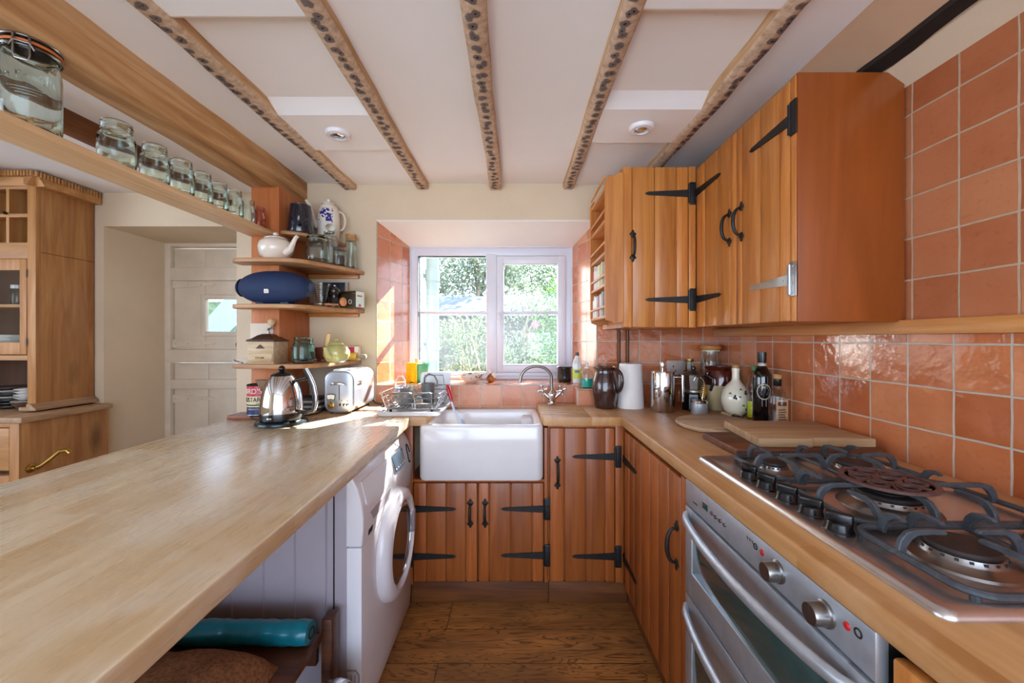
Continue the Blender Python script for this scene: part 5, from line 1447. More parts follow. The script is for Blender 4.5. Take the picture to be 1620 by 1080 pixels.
# ------------------------------------------------------------------ corner shelf with the coffee mill
z = SZ4+.0005
MILLW = wood('mill box wood', '#b8946a', '#e0c8a0', 'X', 2, 24, .45)
x, y = -1.232, 1.955
t = thing('coffee_mill', 'wooden box coffee mill with crank and drawer on the low corner shelf', 'coffee grinder', (x, y, z))
MB().box(x-.068, x+.068, y-.065, y+.065, 0+z, z+.006, .002).box(x-.064, x+.064, y-.061, y+.061, z+.006, z+.108, .003).build('box', MILLW, t, world=True)
dw = MB().box(x-.058, x+.058, y-.0645, y-.06, z+.010, z+.050, .002).build('drawer', MILLW, t, world=True)
MB().tube([(x-.018, y-.066, z+.030), (x-.016, y-.072, z+.030), (x+.016, y-.072, z+.030), (x+.018, y-.066, z+.030)], .0032, 8).build('pull', BRASS, dw, world=True)
MB().prism([(x-.022, z+.074), (x+.022, z+.074), (x+.006, z+.090), (x, z+.094), (x-.006, z+.090)], y-.0625, y-.0605, 'XZ').build('emblem', pm('dark brown print', '#5a3220', .5), t, world=True)
P = [(.067, .1085), (.067, .116), (.052, .122), (.034, .138), (.018, .146), (.0005, .147)]
m = MB(); vs = []
for (r, zz) in P: vs += [(x+a*r, y+b_*r*.95, z+zz) for a, b_ in ((-1, -1), (1, -1), (1, 1), (-1, 1))]
fs = [(i*4+k, i*4+(k+1) % 4, (i+1)*4+(k+1) % 4, (i+1)*4+k) for i in range(5) for k in range(4)]+[(3, 2, 1, 0)]
m.add(vs, fs).build('hood', pm('dark brown metal', '#4c2f22', .35, .4, var=.2), t, 30, True)
MB().tube([(x, y, z+.145), (x, y, z+.165), (x+.01, y-.01, z+.172), (x+.028, y-.02, z+.174), (x+.03, y-.022, z+.185)], [.006, .005, .005, .005, .004], 8).build('crank', NICKEL, t, world=True)
MB().lathe([(.005, .183), (.012, .190), (.017, .203), (.016, .212), (.009, .219), (.0005, .220)], (x+.03, y-.022, z), 20).build('crank_knob', MILLW, t, world=True)
x, y = -1.045, 1.935
t = screw_jar(x, y, z, .053, .128, 'empty teal tinted glass jar between the coffee mill and the green teapot', None, GLASST, .80)
t.pop('group', None) if 'group' in t else None
x, y = -1.03, 2.10
t = thing('mortar', 'dark red brown mortar bowl behind the teal glass jar', 'mortar', (x, y, z))
MB().lathe([(.0005, 0), (.030, 0), (.032, .006), (.030, .012), (.052, .045), (.060, .075), (.056, .075), (.046, .045), (.0005, .02)], (x, y, z), 32).build('bowl', pm('red brown stone', '#6e3528', .35, coat=.3), t, world=True)
t = thing('pestle', 'pale wooden pestle standing in the red brown mortar', 'pestle', (x, y, z+.02))
MB().tube([(x+.005, y-.003, z+.030), (x+.012, y-.006, z+.05), (x+.022, y-.010, z+.10), (x+.034, y-.014, z+.135), (x+.040, y-.016, z+.150)], [.015, .010, .011, .013, .008], 14).build('rod', pm('pale beech', '#cfae86', .5, var=.1), t, world=True)
GTP = pm('pale green glaze', '#bdb877', .2, coat=.5, var=.08, vscale=8)
x, y = -.905, 1.985
t = thing('teapot', 'small pale green pumpkin teapot on the low corner shelf', 'teapot', (x, y, z))
rib = lambda a, zz: 1-.06*abs(math.sin(3*a))
MB().lathe([(.0005, .002), (.034, 0), (.052, .012), (.066, .038), (.066, .060), (.052, .082), (.034, .092), (.028, .093)], (x, y, z), 48, rib=rib).build('body', GTP, t, world=True)
MB().lathe([(.036, .0915), (.034, .098), (.022, .107), (.010, .110), (.008, .116), (.012, .122), (.0005, .128)], (x, y, z), 36).build('lid', GTP, t, world=True)
MB().tube([(x-.005, y-.058, z+.030), (x-.007, y-.082, z+.040), (x-.009, y-.092, z+.062), (x-.011, y-.098, z+.082)], [.015, .0135, .010, .008], 12).build('spout', GTP, t, world=True)
t = thing('food_wrap_box', 'long pink and white food wrap box lying behind the green teapot', 'box', (-1.02, 2.225, z))
MB().box(-1.15, -.885, 2.205, 2.25, z, z+.078, .002).build('carton', pm('white carton', '#ece6e6', .5), t, world=True)
MB().box(-1.15, -.905, 2.2035, 2.2055, z+.030, z+.076).build('pink_panel', pm('magenta print', '#cf2a6a', .45, var=.1), t, world=True)
vs, fs = text_geo('food wrap', .017)
m = MB().box(-1.09, -.93, 2.2025, 2.2036, z+.046, z+.050).box(-1.09, -.95, 2.2025, 2.2036, z+.056, z+.064)
m.build('print', pm('white carton', '#ece6e6', .5), t, world=True)
t = thing('rolling_pin', 'yellow wooden rolling pin at the wall end of the low corner shelf', 'rolling pin', (-.87, 2.165, z))
pw = pm('yellow beech', '#d8b25c', .45, var=.1)
MB().tube([(-1.02, 2.176, z+.023), (-.875, 2.170, z+.023)], .022, 20).build('barrel', pw, t, world=True)
for s_, x0 in ((-1, -1.02), (1, -.875)):
    MB().tube([(x0, 2.173, z+.023), (x0+s_*.012, 2.173, z+.023), (x0+s_*.02, 2.173, z+.023), (x0+s_*.045, 2.173, z+.023), (x0+s_*.05, 2.173, z+.023)], [.010, .008, .012, .013, .008], 12).build('handle', pm('grey handle', '#8f8a78', .5), t, world=True)
t = thing('spectacles', 'folded spectacles with dark tips on the end of the low corner shelf', 'glasses', (-1.32, 1.90, z))
fr = MB()
for x in (-1.345, -1.300): fr.tube([(x+.019*math.cos(2*PI*k/20), 1.895, z+.0165+.0145*math.sin(2*PI*k/20)) for k in range(20)], .0016, 6, True)
fr.tube([(-1.326, 1.895, z+.020), (-1.3225, 1.895, z+.022), (-1.319, 1.895, z+.020)], .0016, 6)
fr.build('frame', pm('clear frame', '#d8d8dc', .2), t, world=True)
MB().tube([(-1.364, 1.896, z+.02), (-1.362, 1.915, z+.012), (-1.33, 1.918, z+.004)], .002, 6).build('temple', BLACK, t, world=True)
MB().tube([(-1.281, 1.896, z+.02), (-1.283, 1.91, z+.012), (-1.31, 1.913, z+.004)], .002, 6).build('temple', BLACK, t, world=True)
# ------------------------------------------------------------------ on the peninsula: kettle, tin, toaster
z = CT+.0005
x, y = -1.012, 1.700
t = thing('kettle', 'polished domed steel kettle with black ball knob on its round base', 'kettle', (x, y, z))
MB().lathe([(.0005, 0), (.098, 0), (.102, .004), (.100, .012), (.090, .018), (.084, .019), (.0005, .019)], (x, y, z), 44).build('power_base', pm('dark steel base', '#2c3438', .25, .6), t, world=True)
MB().lathe([(.080, .0195), (.0835, .022), (.0845, .045), (.0835, .050)], (x, y, z), 44).build('black_band', BLACK, t, world=True)
MB().lathe([(.0835, .0505), (.0838, .06), (.0825, .085), (.079, .115), (.073, .145), (.064, .172), (.053, .194), (.043, .207)], (x, y, z), 52).build('body', CHROME, t, world=True)
MB().lathe([(.0435, .2065), (.041, .212), (.028, .219), (.012, .223), (.008, .227)], (x, y, z), 36).build('lid', BLACK, t, world=True)
MB().ball((x, y, z+.237), .0135, 20, 12).build('knob', BLACK, t, world=True)
MB().prism([(-.018, 0), (.018, 0), (.018, .082), (.012, .094), (0, .098), (-.012, .094), (-.018, .082)], -.004, .0035, 'XZ', M=Matrix.Translation((x-.004, y-.0775, z+.072)) @ Matrix.Rotation(-.20, 4, 'X') @ Matrix.Scale(.75, 4, (1, 0, 0))).build('water_gauge', DGLASS, t, world=True)
m = MB()
for k in range(5): m.box(-.010, .006 if k % 2 else .010, -.0062, -.0038, .012+.013*k, .0145+.013*k, M=Matrix.Translation((x-.004, y-.0775, z+.072)) @ Matrix.Rotation(-.20, 4, 'X'))
m.build('gauge_marks', pm('badge white', '#e8e3da', .4), t, world=True)
MB().box(x-.012, x+.006, y-.0862, y-.083, z+.030, z+.038, .001).build('badge', CHROME, t, world=True)
# V shaped spout
vs = [(-.040, -.024, .188), (-.108, -.006, .190), (-.108, .006, .190), (-.040, .026, .188), (-.064, -.004, .120), (-.064, .004, .120), (-.04, -.012, .15), (-.04, .012, .15)]
sp_ = MB().add([(x+a, y-.01+b_, z+c_) for a, b_, c_ in vs], [(0, 1, 4, 6), (3, 7, 5, 2), (1, 2, 5, 4), (0, 3, 2, 1), (6, 4, 5, 7), (0, 6, 7, 3)])
sp_.build('spout', CHROME, t, 20, True)
hp = [(x+.060, y-.005, z+.185), (x+.10, y-.010, z+.192), (x+.116, y-.012, z+.197)]
hd = MB().tube(hp, [.009, .008, .008], 12, flat=.7).build('handle_arm', BLACK, t, world=True)
hp2 = [(x+.104, y-.012, z+.236), (x+.122, y-.013, z+.205), (x+.140, y-.014, z+.165), (x+.149, y-.014, z+.12), (x+.150, y-.014, z+.085), (x+.143, y-.014, z+.058), (x+.120, y-.012, z+.052), (x+.080, y-.008, z+.052)]
MB().tube(hp2, [.010, .0115, .012, .012, .0115, .010, .009, .009], 12, flat=.8).build('handle', BLACK, t, world=True)
MB().tube([(p[0]+.0085, p[1]-.003, p[2]+.003) for p in hp2[:6]], [.006, .0065, .007, .007, .0065, .005], 10).build('handle_trim', CHROME, t, world=True)
CORDM = pm('black cord', '#141212', .5)
cb = [(x-.095, y+.01, z+.008), (x-.13, y, z+.020), (x-.150, y+.02, z+.026), (x-.145, y+.06, z+.018), (x-.10, y+.10, z+.004), (x-.02, y+.13, z+.004), (x+.03, y+.155, z+.004), (x+.046, y+.20, z+.004), (x+.048, y+.32, z+.004), (x+.048, y+.45, z+.004)]
MB().tube([(q.x, q.y, q.z) for q in [Vector((a[0], a[1], 0)).lerp(Vector((a[0], a[1], 0)), 0)+Vector((0, 0, a[2])) for a in cb]], .0033, 8).build('power_cord', CORDM, t, world=True)

o = MB().box(-1.308, -1.10, 1.775, 1.871, CT+.0005, CT+.0185, .003).build('wooden_board', wood('red brown board', '#6b3522', '#9c5a3c', 'X', 2, 18, .45))
tag(o, 'small red brown wooden board under the custard tin', 'board')
x, y, z2 = -1.190, 1.822, CT+.019
t = thing('custard_tin', 'round custard powder tin with red cream and blue bands on the wooden board', 'tin', (x, y, z2))
TR = pm('tin red', '#c9202a', .35, coat=.3); TC_ = pm('tin cream', '#e8d8ad', .35, coat=.3); TB = pm('tin blue', '#1c2c5e', .35, coat=.3)
R_ = .048
MB().lathe([(R_, .003), (R_, .038)], (x, y, z2), 44).build('blue_band', TB, t, world=True)
MB().lathe([(R_, .0382), (R_, .086)], (x, y, z2), 44).build('cream_band', TC_, t, world=True)
MB().lathe([(R_, .0862), (R_, .132)], (x, y, z2), 44).build('red_band', TR, t, world=True)
MB().lathe([(.0005, .0005), (R_+.0012, 0), (R_+.0012, .003), (R_, .003)], (x, y, z2), 44).build('base_rim', STEEL, t, world=True)
MB().lathe([(R_, .132), (R_+.0015, .1335), (R_+.0012, .137), (R_-.002, .139), (R_-.004, .134), (.0005, .134)], (x, y, z2), 44).build('lid', DARK, t, world=True)
MB().lathe([(R_+.0006, .044), (R_+.0006, .049)], (x, y, z2), 44).build('black_stripe', DARK, t, world=True)
an = -PI/2+.62
wrap(MB(), "BIRD'S", .033, x, y, z2+.108, R_, an-.72, .0008, .92).build('brand_lettering', pm('badge white', '#e8e3da', .4), t, 0, True)
wrap(MB(), 'CUSTARD', .030, x, y, z2+.070, R_, an-.66, .0008, .76).build('name_lettering', DARK, t, 0, True)
wrap(MB(), 'ORIGINAL FLAVOUR', .0085, x, y, z2+.028, R_, an-.3, .0008).build('small_lettering', TC_, t, 0, True)
wrap(MB(), 'powder', .009, x, y, z2+.054, R_, an, .0008).build('small_lettering', DARK, t, 0, True)

TSIL = pm('satin silver', '#b9bec6', .30, .8, coat=.2)
t = thing('toaster', 'rounded silver two slot toaster at the sink end of the peninsula', 'toaster', (-.855, 2.04, CT))
TX0, TX1, TY0, TY1 = -.930, -.785, 1.905, 2.185
z = CT+.006
P = rrect(TX0, TX1, z, z+.205, .045, 7)
P = [(a, b_) for a, b_ in P]
MB().prism(P, TY0, TY1, 'XZ', .010, 3).build('body', TSIL, t, world=True)
for yy in (1.93, 2.16):
    for xx in (TX0+.03, TX1-.03): MB().cyl((xx, yy, CT+.0003), (xx, yy, z+.004), .010, 12).build('foot', BLACK, t, world=True)
for xx in (-.885, -.832): MB().box(xx-.013, xx+.013, TY0+.04, TY1-.04, z+.200, z+.2062).build('slot', DARK, t, world=True)
for xx in (-.885, -.832):
    MB().box(xx-.016, xx-.013, TY0+.04, TY1-.04, z+.203, z+.2085, .001).box(xx+.013, xx+.016, TY0+.04, TY1-.04, z+.203, z+.2085, .001).build('slot_lip', CHROME, t, world=True)
MB().box(-.857, -.8535, TY0-.001, TY0+.003, z+.062, z+.135).build('lever_slot', DARK, t, world=True)
lv = MB().tube([(-.888, TY0-.018, z+.140), (-.872, TY0-.024, z+.147), (-.855, TY0-.027, z+.145), (-.838, TY0-.024, z+.147), (-.822, TY0-.018, z+.140)], [.004, .006, .007, .006, .004], 12)
lv.tube([(-.855, TY0+.003, z+.143), (-.855, TY0-.022, z+.145)], .005, 8)
lv.build('lever', CHROME, t, world=True)
dp_ = [(-.918, z+.090), (-.904, z+.094), (-.888, z+.094), (-.872, z+.090), (-.876, z+.062), (-.890, z+.065), (-.902, z+.065), (-.914, z+.062)]
MB().prism(dp_, TY0-.002, TY0+.002, 'XZ', .001, 1).build('browning_panel', DGLASS, t, world=True)
MB().prism([(-.914+.042*(a-0), 0) for a in ()] or [(-.914, z+.087), (-.895, z+.090), (-.876, z+.087), (-.8795, z+.0665), (-.895, z+.069), (-.9105, z+.0665)], TY0-.0028, TY0-.001, 'XZ').build('browning_scale', pm('badge white', '#e8e3da', .4), t, world=True)
kn = MB().lathe([(.016, 0), (.016, .004), (.012, .006), (.011, .014), (.0005, .015)], (0, 0, 0), 24, M=Matrix.Translation((-.896, TY0+.001, z+.038)) @ Matrix.Rotation(PI/2, 4, 'X'))
kn.build('dial', BRASS, t, world=True)
for k in range(3): MB().lathe([(.0075, 0), (.0075, .003), (.0005, .0035)], (0, 0, 0), 16, M=Matrix.Translation((-.848+.017*k, TY0+.001, z+.040)) @ Matrix.Rotation(PI/2, 4, 'X')).build('button', CHROME, t, world=True)
for k in range(2): MB().ball((-.844+.028*k, TY0, z+.060), (.0025, .0015, .0025), 8, 6).build('indicator_light', RED, t, world=True)
pl = MB().box(TX1-.001, TX1+.0025, 1.945, 2.005, z+.128, z+.152, .002).build('name_plate', CHROME, t, world=True)
vs, fs = text_geo("De'Longhi", .0125)
MB().add([(TX1+.0026+v.z*.3, 1.975+v.x, z+.140+v.y) for v in vs], fs).build('lettering', DARK, pl, 0, True)
MB().tube([(-.80, 2.19, CT+.03), (-.785, 2.20, CT+.008), (-.74, 2.17, CT+.004), (-.70, 2.12, CT+.004), (-.69, 2.09, CT+.0035), (-.72, 2.12, CT+.0035), (-.745, 2.21, CT+.006)], .0032, 8).build('power_cord', CORDM, t, world=True)
for k in range(5):
    o = MB().box(-1.16+.006*k, -.985-.004*k, 1.99+.004*k, 2.13, CT+.0005+.0125*k, CT+.0125+.0125*k, .002).build('booklet', pm(('dark cover', 'pale cover')[k % 2], ('#2a2628', '#a59c94')[k % 2], .5))
    tag(o, '%s booklet, %s of the small stack between the kettle and the toaster' % (('dark', 'pale')[k % 2], ('bottom', 'second from the bottom', 'middle', 'second from the top', 'top')[k]), 'booklet', 'booklets stacked behind the kettle')

# ------------------------------------------------------------------ dish drainer
t = thing('drainer_tray', 'white plastic drip tray overhanging the sink edge', 'tray', (-.50, 2.04, CT))
TX0, TX1, TY0, TY1 = -.665, -.350, 1.845, 2.245
def tl(i, r): return rrect(TX0+i, TX1-i, TY0+i, TY1-i, r, 5)
loops([(tl(.012, .02), CT+.001), (tl(.002, .022), CT+.018), (tl(0, .022), CT+.021), (tl(.010, .02), CT+.021), (tl(.016, .02), CT+.017), (tl(.024, .02), CT+.005)], pm('white tray', '#eef1f4', .3), 'tray', t)
WIRE = pm('chromed wire', '#b5b7bc', .2, 1)
t = thing('dish_rack', 'chromed wire dish rack standing in the white drip tray', 'dish rack', (-.5, 2.05, CT))
RX0, RX1, RY0, RY1 = -.625, -.385, 1.885, 2.205
zb, zt = CT+.030, CT+.105
r = MB(); wr = .0021
def loop_at(i, zz, rad=.03): return [(a, b_, zz) for a, b_ in rrect(RX0-i, RX1+i, RY0-i, RY1+i, rad, 5)]
for i, zz in ((0, zb), (.010, zb+.028), (.018, zb+.052), (.026, zt)): r.tube(loop_at(i, zz), wr*1.25, 6, True)
r.build('basket_rim', WIRE, t, world=True)
r = MB()
for k in range(11):
    xx = RX0+.01+(RX1-RX0-.02)*k/10
    r.tube([(xx, RY0, zb), (xx, RY1, zb)], wr, 6)
for k in range(4):
    yy = RY0+.03+(RY1-RY0-.06)*k/3
    r.tube([(RX0, yy, zb-.003), (RX1, yy, zb-.003)], wr*1.2, 6)
r.build('base_wires', WIRE, t, world=True)
r = MB()
for k in range(6):
    u = k/5
    for xa, d in ((RX0, -1), (RX1, 1)):
        yy = RY0+.02+(RY1-RY0-.04)*u
        r.tube([(xa, yy, zb), (xa+d*.012, yy, zb+.03), (xa+d*.026, yy, zt)], wr, 6)
for (x0, x1) in ((-.585, -.495), (-.48, -.40)):
    r.tube([(x0, RY0, zb), (x0-.004, RY0-.026, zt), (x0+.004, RY0-.028, zt+.006), (x1-.004, RY0-.028, zt+.006), (x1+.004, RY0-.026, zt), (x1, RY0, zb)], wr*1.2, 6)
r.tube([(-.52, RY1, zb), (-.52, RY1+.026, zt), (-.515, RY1+.026, zt+.055), (-.41, RY1+.026, zt+.055), (-.405, RY1+.026, zt), (-.405, RY1, zb)], wr*1.2, 6)
r.build('side_wires', WIRE, t, world=True)
for xx in (RX0+.02, RX1-.02):
    for yy in (RY0+.02, RY1-.02): MB().cyl((xx, yy, CT+.006), (xx, yy, zb-.002), .007, 10).build('foot', BLACK, t, world=True)
GMUG = pm('grey glaze', '#6f716e', .3, coat=.4)
zz = zb+.003
x, y = -.555, 1.985
t = thing('mug', 'grey mug upside down at the near end of the wire dish rack', 'mug', (x, y, zz))
MB().lathe([(.036, 0), (.038, .004), (.0385, .05), (.036, .07), (.030, .078), (.028, .079), (.027, .076), (.0005, .076)], (x, y, zz), 32).build('body', GMUG, t, world=True)
handle_arc(x, y, zz, .034, .016, .062, .022, 2.6, .0045, GMUG, t)
x, y = -.465, 2.09
t = thing('milk_jug', 'grey jug with a looped handle standing in the wire dish rack', 'jug', (x, y, zz))
MB().lathe([(.0005, .003), (.030, 0), (.033, .006), (.034, .06), (.036, .098), (.033, .098), (.031, .05), (.029, .01), (.0005, .008)], (x, y, zz), 32).build('body', GMUG, t, world=True)
MB().tube([(x-.020, y, zz+.095), (x-.018, y, zz+.128), (x+.005, y, zz+.147), (x+.034, y, zz+.138), (x+.050, y, zz+.108), (x+.048, y, zz+.08)], .0048, 10).build('handle', GMUG, t, world=True)
x, y = -.615, 2.10
t = thing('grater', 'pale cutlery cage with holes and an arched handle in the dish rack', 'utensil holder', (x, y, zz))
g = MB()
for k in range(6):
    a0 = zz+.004+.0125*k
    g.lathe([(.0265, 0), (.0285, .0015), (.0285, .006), (.0265, .0075)], (x, y, a0), 20)
for k in range(10):
    a = 2*PI*k/10
    g.tube([(x+.027*math.cos(a), y+.027*math.sin(a), zz), (x+.027*math.cos(a), y+.027*math.sin(a), zz+.085)], .0035, 6)
g.lathe([(.0005, 0), (.027, 0), (.027, .004), (.0005, .004)], (x, y, zz), 20)
g.build('cage', pm('pale grey plastic', '#c3ccd4', .4), t, world=True)
MB().tube([(x-.026, y, zz+.08), (x-.024, y, zz+.11), (x-.012, y, zz+.132), (x+.012, y, zz+.132), (x+.024, y, zz+.11), (x+.026, y, zz+.08)], .0035, 8).build('handle', pm('pale grey plastic', '#c3ccd4', .4), t, world=True)
x, y = -.555, 2.12
t = thing('tumbler', 'clear glass tumbler upside down behind the grey mug', 'glass', (x, y, zz))
MB().lathe([(.034, 0), (.032, .05), (.028, .092), (.0005, .092), (.0005, .082), (.025, .082), (.030, .05), (.032, 0), (.034, 0)], (x, y, zz), 28).build('body', GLASS, t, world=True)
t = thing('chopping_board', 'white rounded plastic board leaning behind the wire dish rack', 'chopping board', (-.455, 2.245, CT))
Mw = Matrix.Translation((-.455, 2.236, CT+.022)) @ Matrix.Rotation(-.06, 4, 'X')
MB().prism(rrect(-.085, .085, 0, .155, .018, 5), -.004, .004, 'XZ', .002, 1, M=Mw).build('board', pm('white board', '#eceef2', .35), t, world=True)
x, y = -.50, 2.02
t = thing('whisk_head', 'clear plastic juicer cone lying in the wire dish rack', 'juicer', (x, y, zz))
MB().lathe([(.036, .003), (.030, .012), (.018, .034), (.006, .042), (.0005, .043)], (x, y, zz), 28, rib=lambda a, q: 1-.10*abs(math.sin(4*a))).build('cone', GLASS, t, world=True)

# dish brush hanging from the rack
t = thing('dish_brush', 'dish brush with a red handle hanging from the rack over the sink', 'brush', (-.31, 2.02, CT))
p0, p1, p2, p3 = Vector((-.352, 2.05, CT+.115)), Vector((-.335, 2.04, CT+.055)), Vector((-.312, 2.02, CT-.01)), Vector((-.262, 1.99, CT-.075))
MB().tube([p0+Vector((-.002, 0, .012)), p0, p0.lerp(p1, .5), p1, p1.lerp(p2, .25)], [.006, .0115, .012, .0085, .0055], 14).build('grip', pm('red white handle', '#b3202c', .3, coat=.3), t, world=True)
CLR = pm('clear blue plastic', '#c6d0de', .2, coat=.3)
MB().tube([p1.lerp(p2, .2), p2, p2.lerp(p3, .45), p3], [.0052, .005, .009, .011], 12, flat=1.3).build('shaft', CLR, t, world=True)
bmb = MB(); rg = random.Random(4)
dr = (p3-p2).normalized(); nn = Vector((.35, -.55, -.45)).normalized(); sd_ = dr.cross(nn).normalized()
for i in range(9):
    for j in range(-1, 2):
        q = p2.lerp(p3, .55+.5*i/8)+sd_*j*.007
        for s in (-.25, .25):
            e = q+(nn+sd_*(j*.35+s)+dr*(i-4)*.05).normalized()*.024
            bmb.tube([q, e], [.0011, .0008], 4)
        e = q+(-nn*.25+sd_*(j*.6)+dr*.8).normalized()*.022
        if i > 6: bmb.tube([q, e], [.0011, .0008], 4)
bmb.build('bristles', pm('blue bristles', '#8ea6cf', .5), t, world=True)

# ------------------------------------------------------------------ window sill
SZ = 1.0005
x, y = -.600, 2.44
t = thing('plastic_tub', 'green plastic tub on the window sill behind the dish rack', 'tub', (x, y, SZ))
GRN = pm('sea green plastic', '#2f8a68', .35)
MB().lathe([(.0005, .003), (.050, 0), (.054, .004), (.068, .105), (.072, .108), (.072, .114), (.066, .114), (.050, .01), (.0005, .008)], (x, y, SZ), 36).build('body', GRN, t, world=True)
YEL = pm('yellow cloth', '#e3b400', .9, var=.12, vscale=60, bmp=.4, bscale=300)
def cloth(u, v):
    # from inside the rim, over it and down the outside
    a = -PI/2-.85+.95*u
    s = v*.165
    if s < .03: R__, zq = .060+.002*math.sin(9*u), .085+s
    elif s < .05: R__, zq = .060+(s-.03)*.95, .117+.004*math.sin(PI*(s-.03)/.02)
    else: R__, zq = .080+.005*math.sin(11*u+2)*(s-.05)/.1, .117-(s-.05)
    zq -= .006*math.sin(8*u)*(v > .95)
    return (x+R__*math.cos(a), y+R__*math.sin(a), SZ+zq)
o = MB().grid(cloth, 24, 30).build('cleaning_cloth', YEL, smooth=80, solid=.003)
tag(o, 'yellow cleaning cloth draped over the rim of the green tub', 'cloth')
t = thing('small_bottle', 'pink topped small bottle standing in the green tub', 'bottle', (x-.015, y+.01, SZ+.02))
MB().lathe([(.0005, .0), (.014, 0), (.014, .09), (.008, .10), (.008, .112)], (x-.015, y+.012, SZ+.010), 18).build('body', pm('pink plastic', '#d8607c', .35), t, world=True)
MB().lathe([(.010, .1125), (.010, .135), (.0005, .137)], (x-.015, y+.012, SZ+.010), 18).build('cap', pm('tan cap', '#c9a08c', .5), t, world=True)
sp2 = MB()
for k in range(9):
    a = k*2.4; sp2.ball((x+.022+.014*math.cos(a), y-.008+.014*math.sin(a), SZ+.116+.008*math.sin(k*1.7)), (.015, .013, .012), 10, 8)
o = sp2.build('scouring_pad', pm('white scrunch', '#eae6e6', .6, var=.08))
tag(o, 'scrunched white scouring pad heaped on the green tub', 'scouring pad')
def leafbowl():
    m, nt, out = _new('leaf banded bowl glaze')
    tc = N(nt, 'ShaderNodeTexCoord').outputs['Object']
    vo = N(nt, 'ShaderNodeTexVoronoi'); vo.inputs['Scale'].default_value = 55; L(nt, tc, vo.inputs['Vector'])
    sep = N(nt, 'ShaderNodeSeparateXYZ'); L(nt, tc, sep.inputs[0])
    k = math_(nt, 'MULTIPLY', ramp(nt, vo.outputs['Distance'], [(.25, (1, 1, 1, 1)), (.42, (0, 0, 0, 1))]), math_(nt, 'GREATER_THAN', sep.outputs[2], .030))
    bsdf(nt, out, mixc(nt, k, S('#efe4d6'), S('#3d5a34')), .2, 0, .5)
    return m
x, y = -.272, 2.40
t = thing('bowl', 'cream bowl with a green leaf band on the window sill', 'bowl', (x, y, SZ))
MB().lathe([(.0005, .002), (.030, 0), (.034, .004), (.060, .022), (.076, .045), (.080, .053), (.077, .053), (.070, .044), (.054, .024), (.0005, .010)], (x, y, SZ), 40).build('body', leafbowl(), t, world=True)
x, y = -.150, 2.42
t = thing('onion', 'brown onion with a white papery top on the window sill', 'onion', (x, y, SZ))
MB().lathe([(.0005, 0), (.018, .002), (.028, .012), (.031, .024), (.026, .038), (.014, .048), (.008, .056), (.0005, .06)], (x, y, SZ), 28, rib=lambda a, q: 1-.02*abs(math.sin(4*a))).build('bulb', pm('onion skin', '#a8632c', .35, var=.3, vscale=30, coat=.2), t, world=True)
MB().tube([(x-.005, y, SZ+.052), (x-.009, y, SZ+.066), (x-.012, y+.002, SZ+.078)], [.010, .008, .003], 10).ball((x+.018, y-.012, SZ+.040), (.016, .012, .018), 14, 8).build('papery_top', pm('papery white', '#e8ddd2', .7), t, world=True)
x, y = .305, 2.43
BLKG = pm('black glaze', '#1a1718', .12, coat=.6)
t = thing('lidded_pot', 'dark glazed pot with a flat lid at the end of the window sill', 'pot', (x, y, SZ))
MB().lathe([(.0005, .001), (.038, 0), (.042, .005), (.044, .03), (.042, .078), (.044, .082), (.044, .086)], (x, y, SZ), 36).build('body', BLKG, t, world=True)
MB().lathe([(.046, .0865), (.049, .090), (.047, .096), (.02, .101), (.0005, .102)], (x, y, SZ), 36).build('lid', BLKG, t, world=True)
x, y = .372, 2.36
t = thing('washing_up_liquid', 'clear washing up liquid bottle with a green label on the sill', 'bottle', (x, y, SZ))
MB().lathe([(.0005, .002), (.025, 0), (.027, .005), (.027, .10), (.024, .125), (.014, .150), (.010, .160), (.010, .165)], (x, y, SZ), 32, sy=.7).build('body', pm('clear milky plastic', '#dfe3e0', .15, coat=.4), t, world=True)
MB().lathe([(.0115, .1655), (.0115, .186), (.0005, .187)], (x, y, SZ), 20).build('cap', BLACK, t, world=True)
MB().lathe([(.0275, .028), (.0275, .085)], (x, y, SZ), 32, sy=.71).build('label', pm('lime label', '#c6d84a', .4), t, world=True)
MB().box(x-.016, x+.012, y-.0215, y-.0192, SZ+.065, SZ+.078, .001).build('label_mark', pm('violet print', '#7a5fa8', .4), t, world=True)
x, y = .407, 2.222
zt_ = .9905
t = thing('hand_soap', 'clear hand soap bottle with teal liquid on the tiled sill step', 'bottle', (x, y, zt_))
MB().lathe([(.0005, .002), (.032, 0), (.034, .004), (.034, .075), (.030, .092), (.015, .104), (.012, .108)], (x, y, zt_), 32, sy=.75).build('body', THIN, t, world=True)
MB().lathe([(.0005, .004), (.031, .004), (.032, .008), (.032, .052), (.0005, .052)], (x, y, zt_), 32, sy=.74).build('liquid', pm('teal liquid', '#2fae98', .1, coat=.5), t, world=True)
MB().lathe([(.013, .1085), (.013, .118), (.005, .120), (.005, .134)], (x, y, zt_), 20).box(x-.030, x+.008, y-.007, y+.007, zt_+.134, zt_+.142, .003).build('pump', pm('white pump', '#e6e6e6', .35), t, world=True)

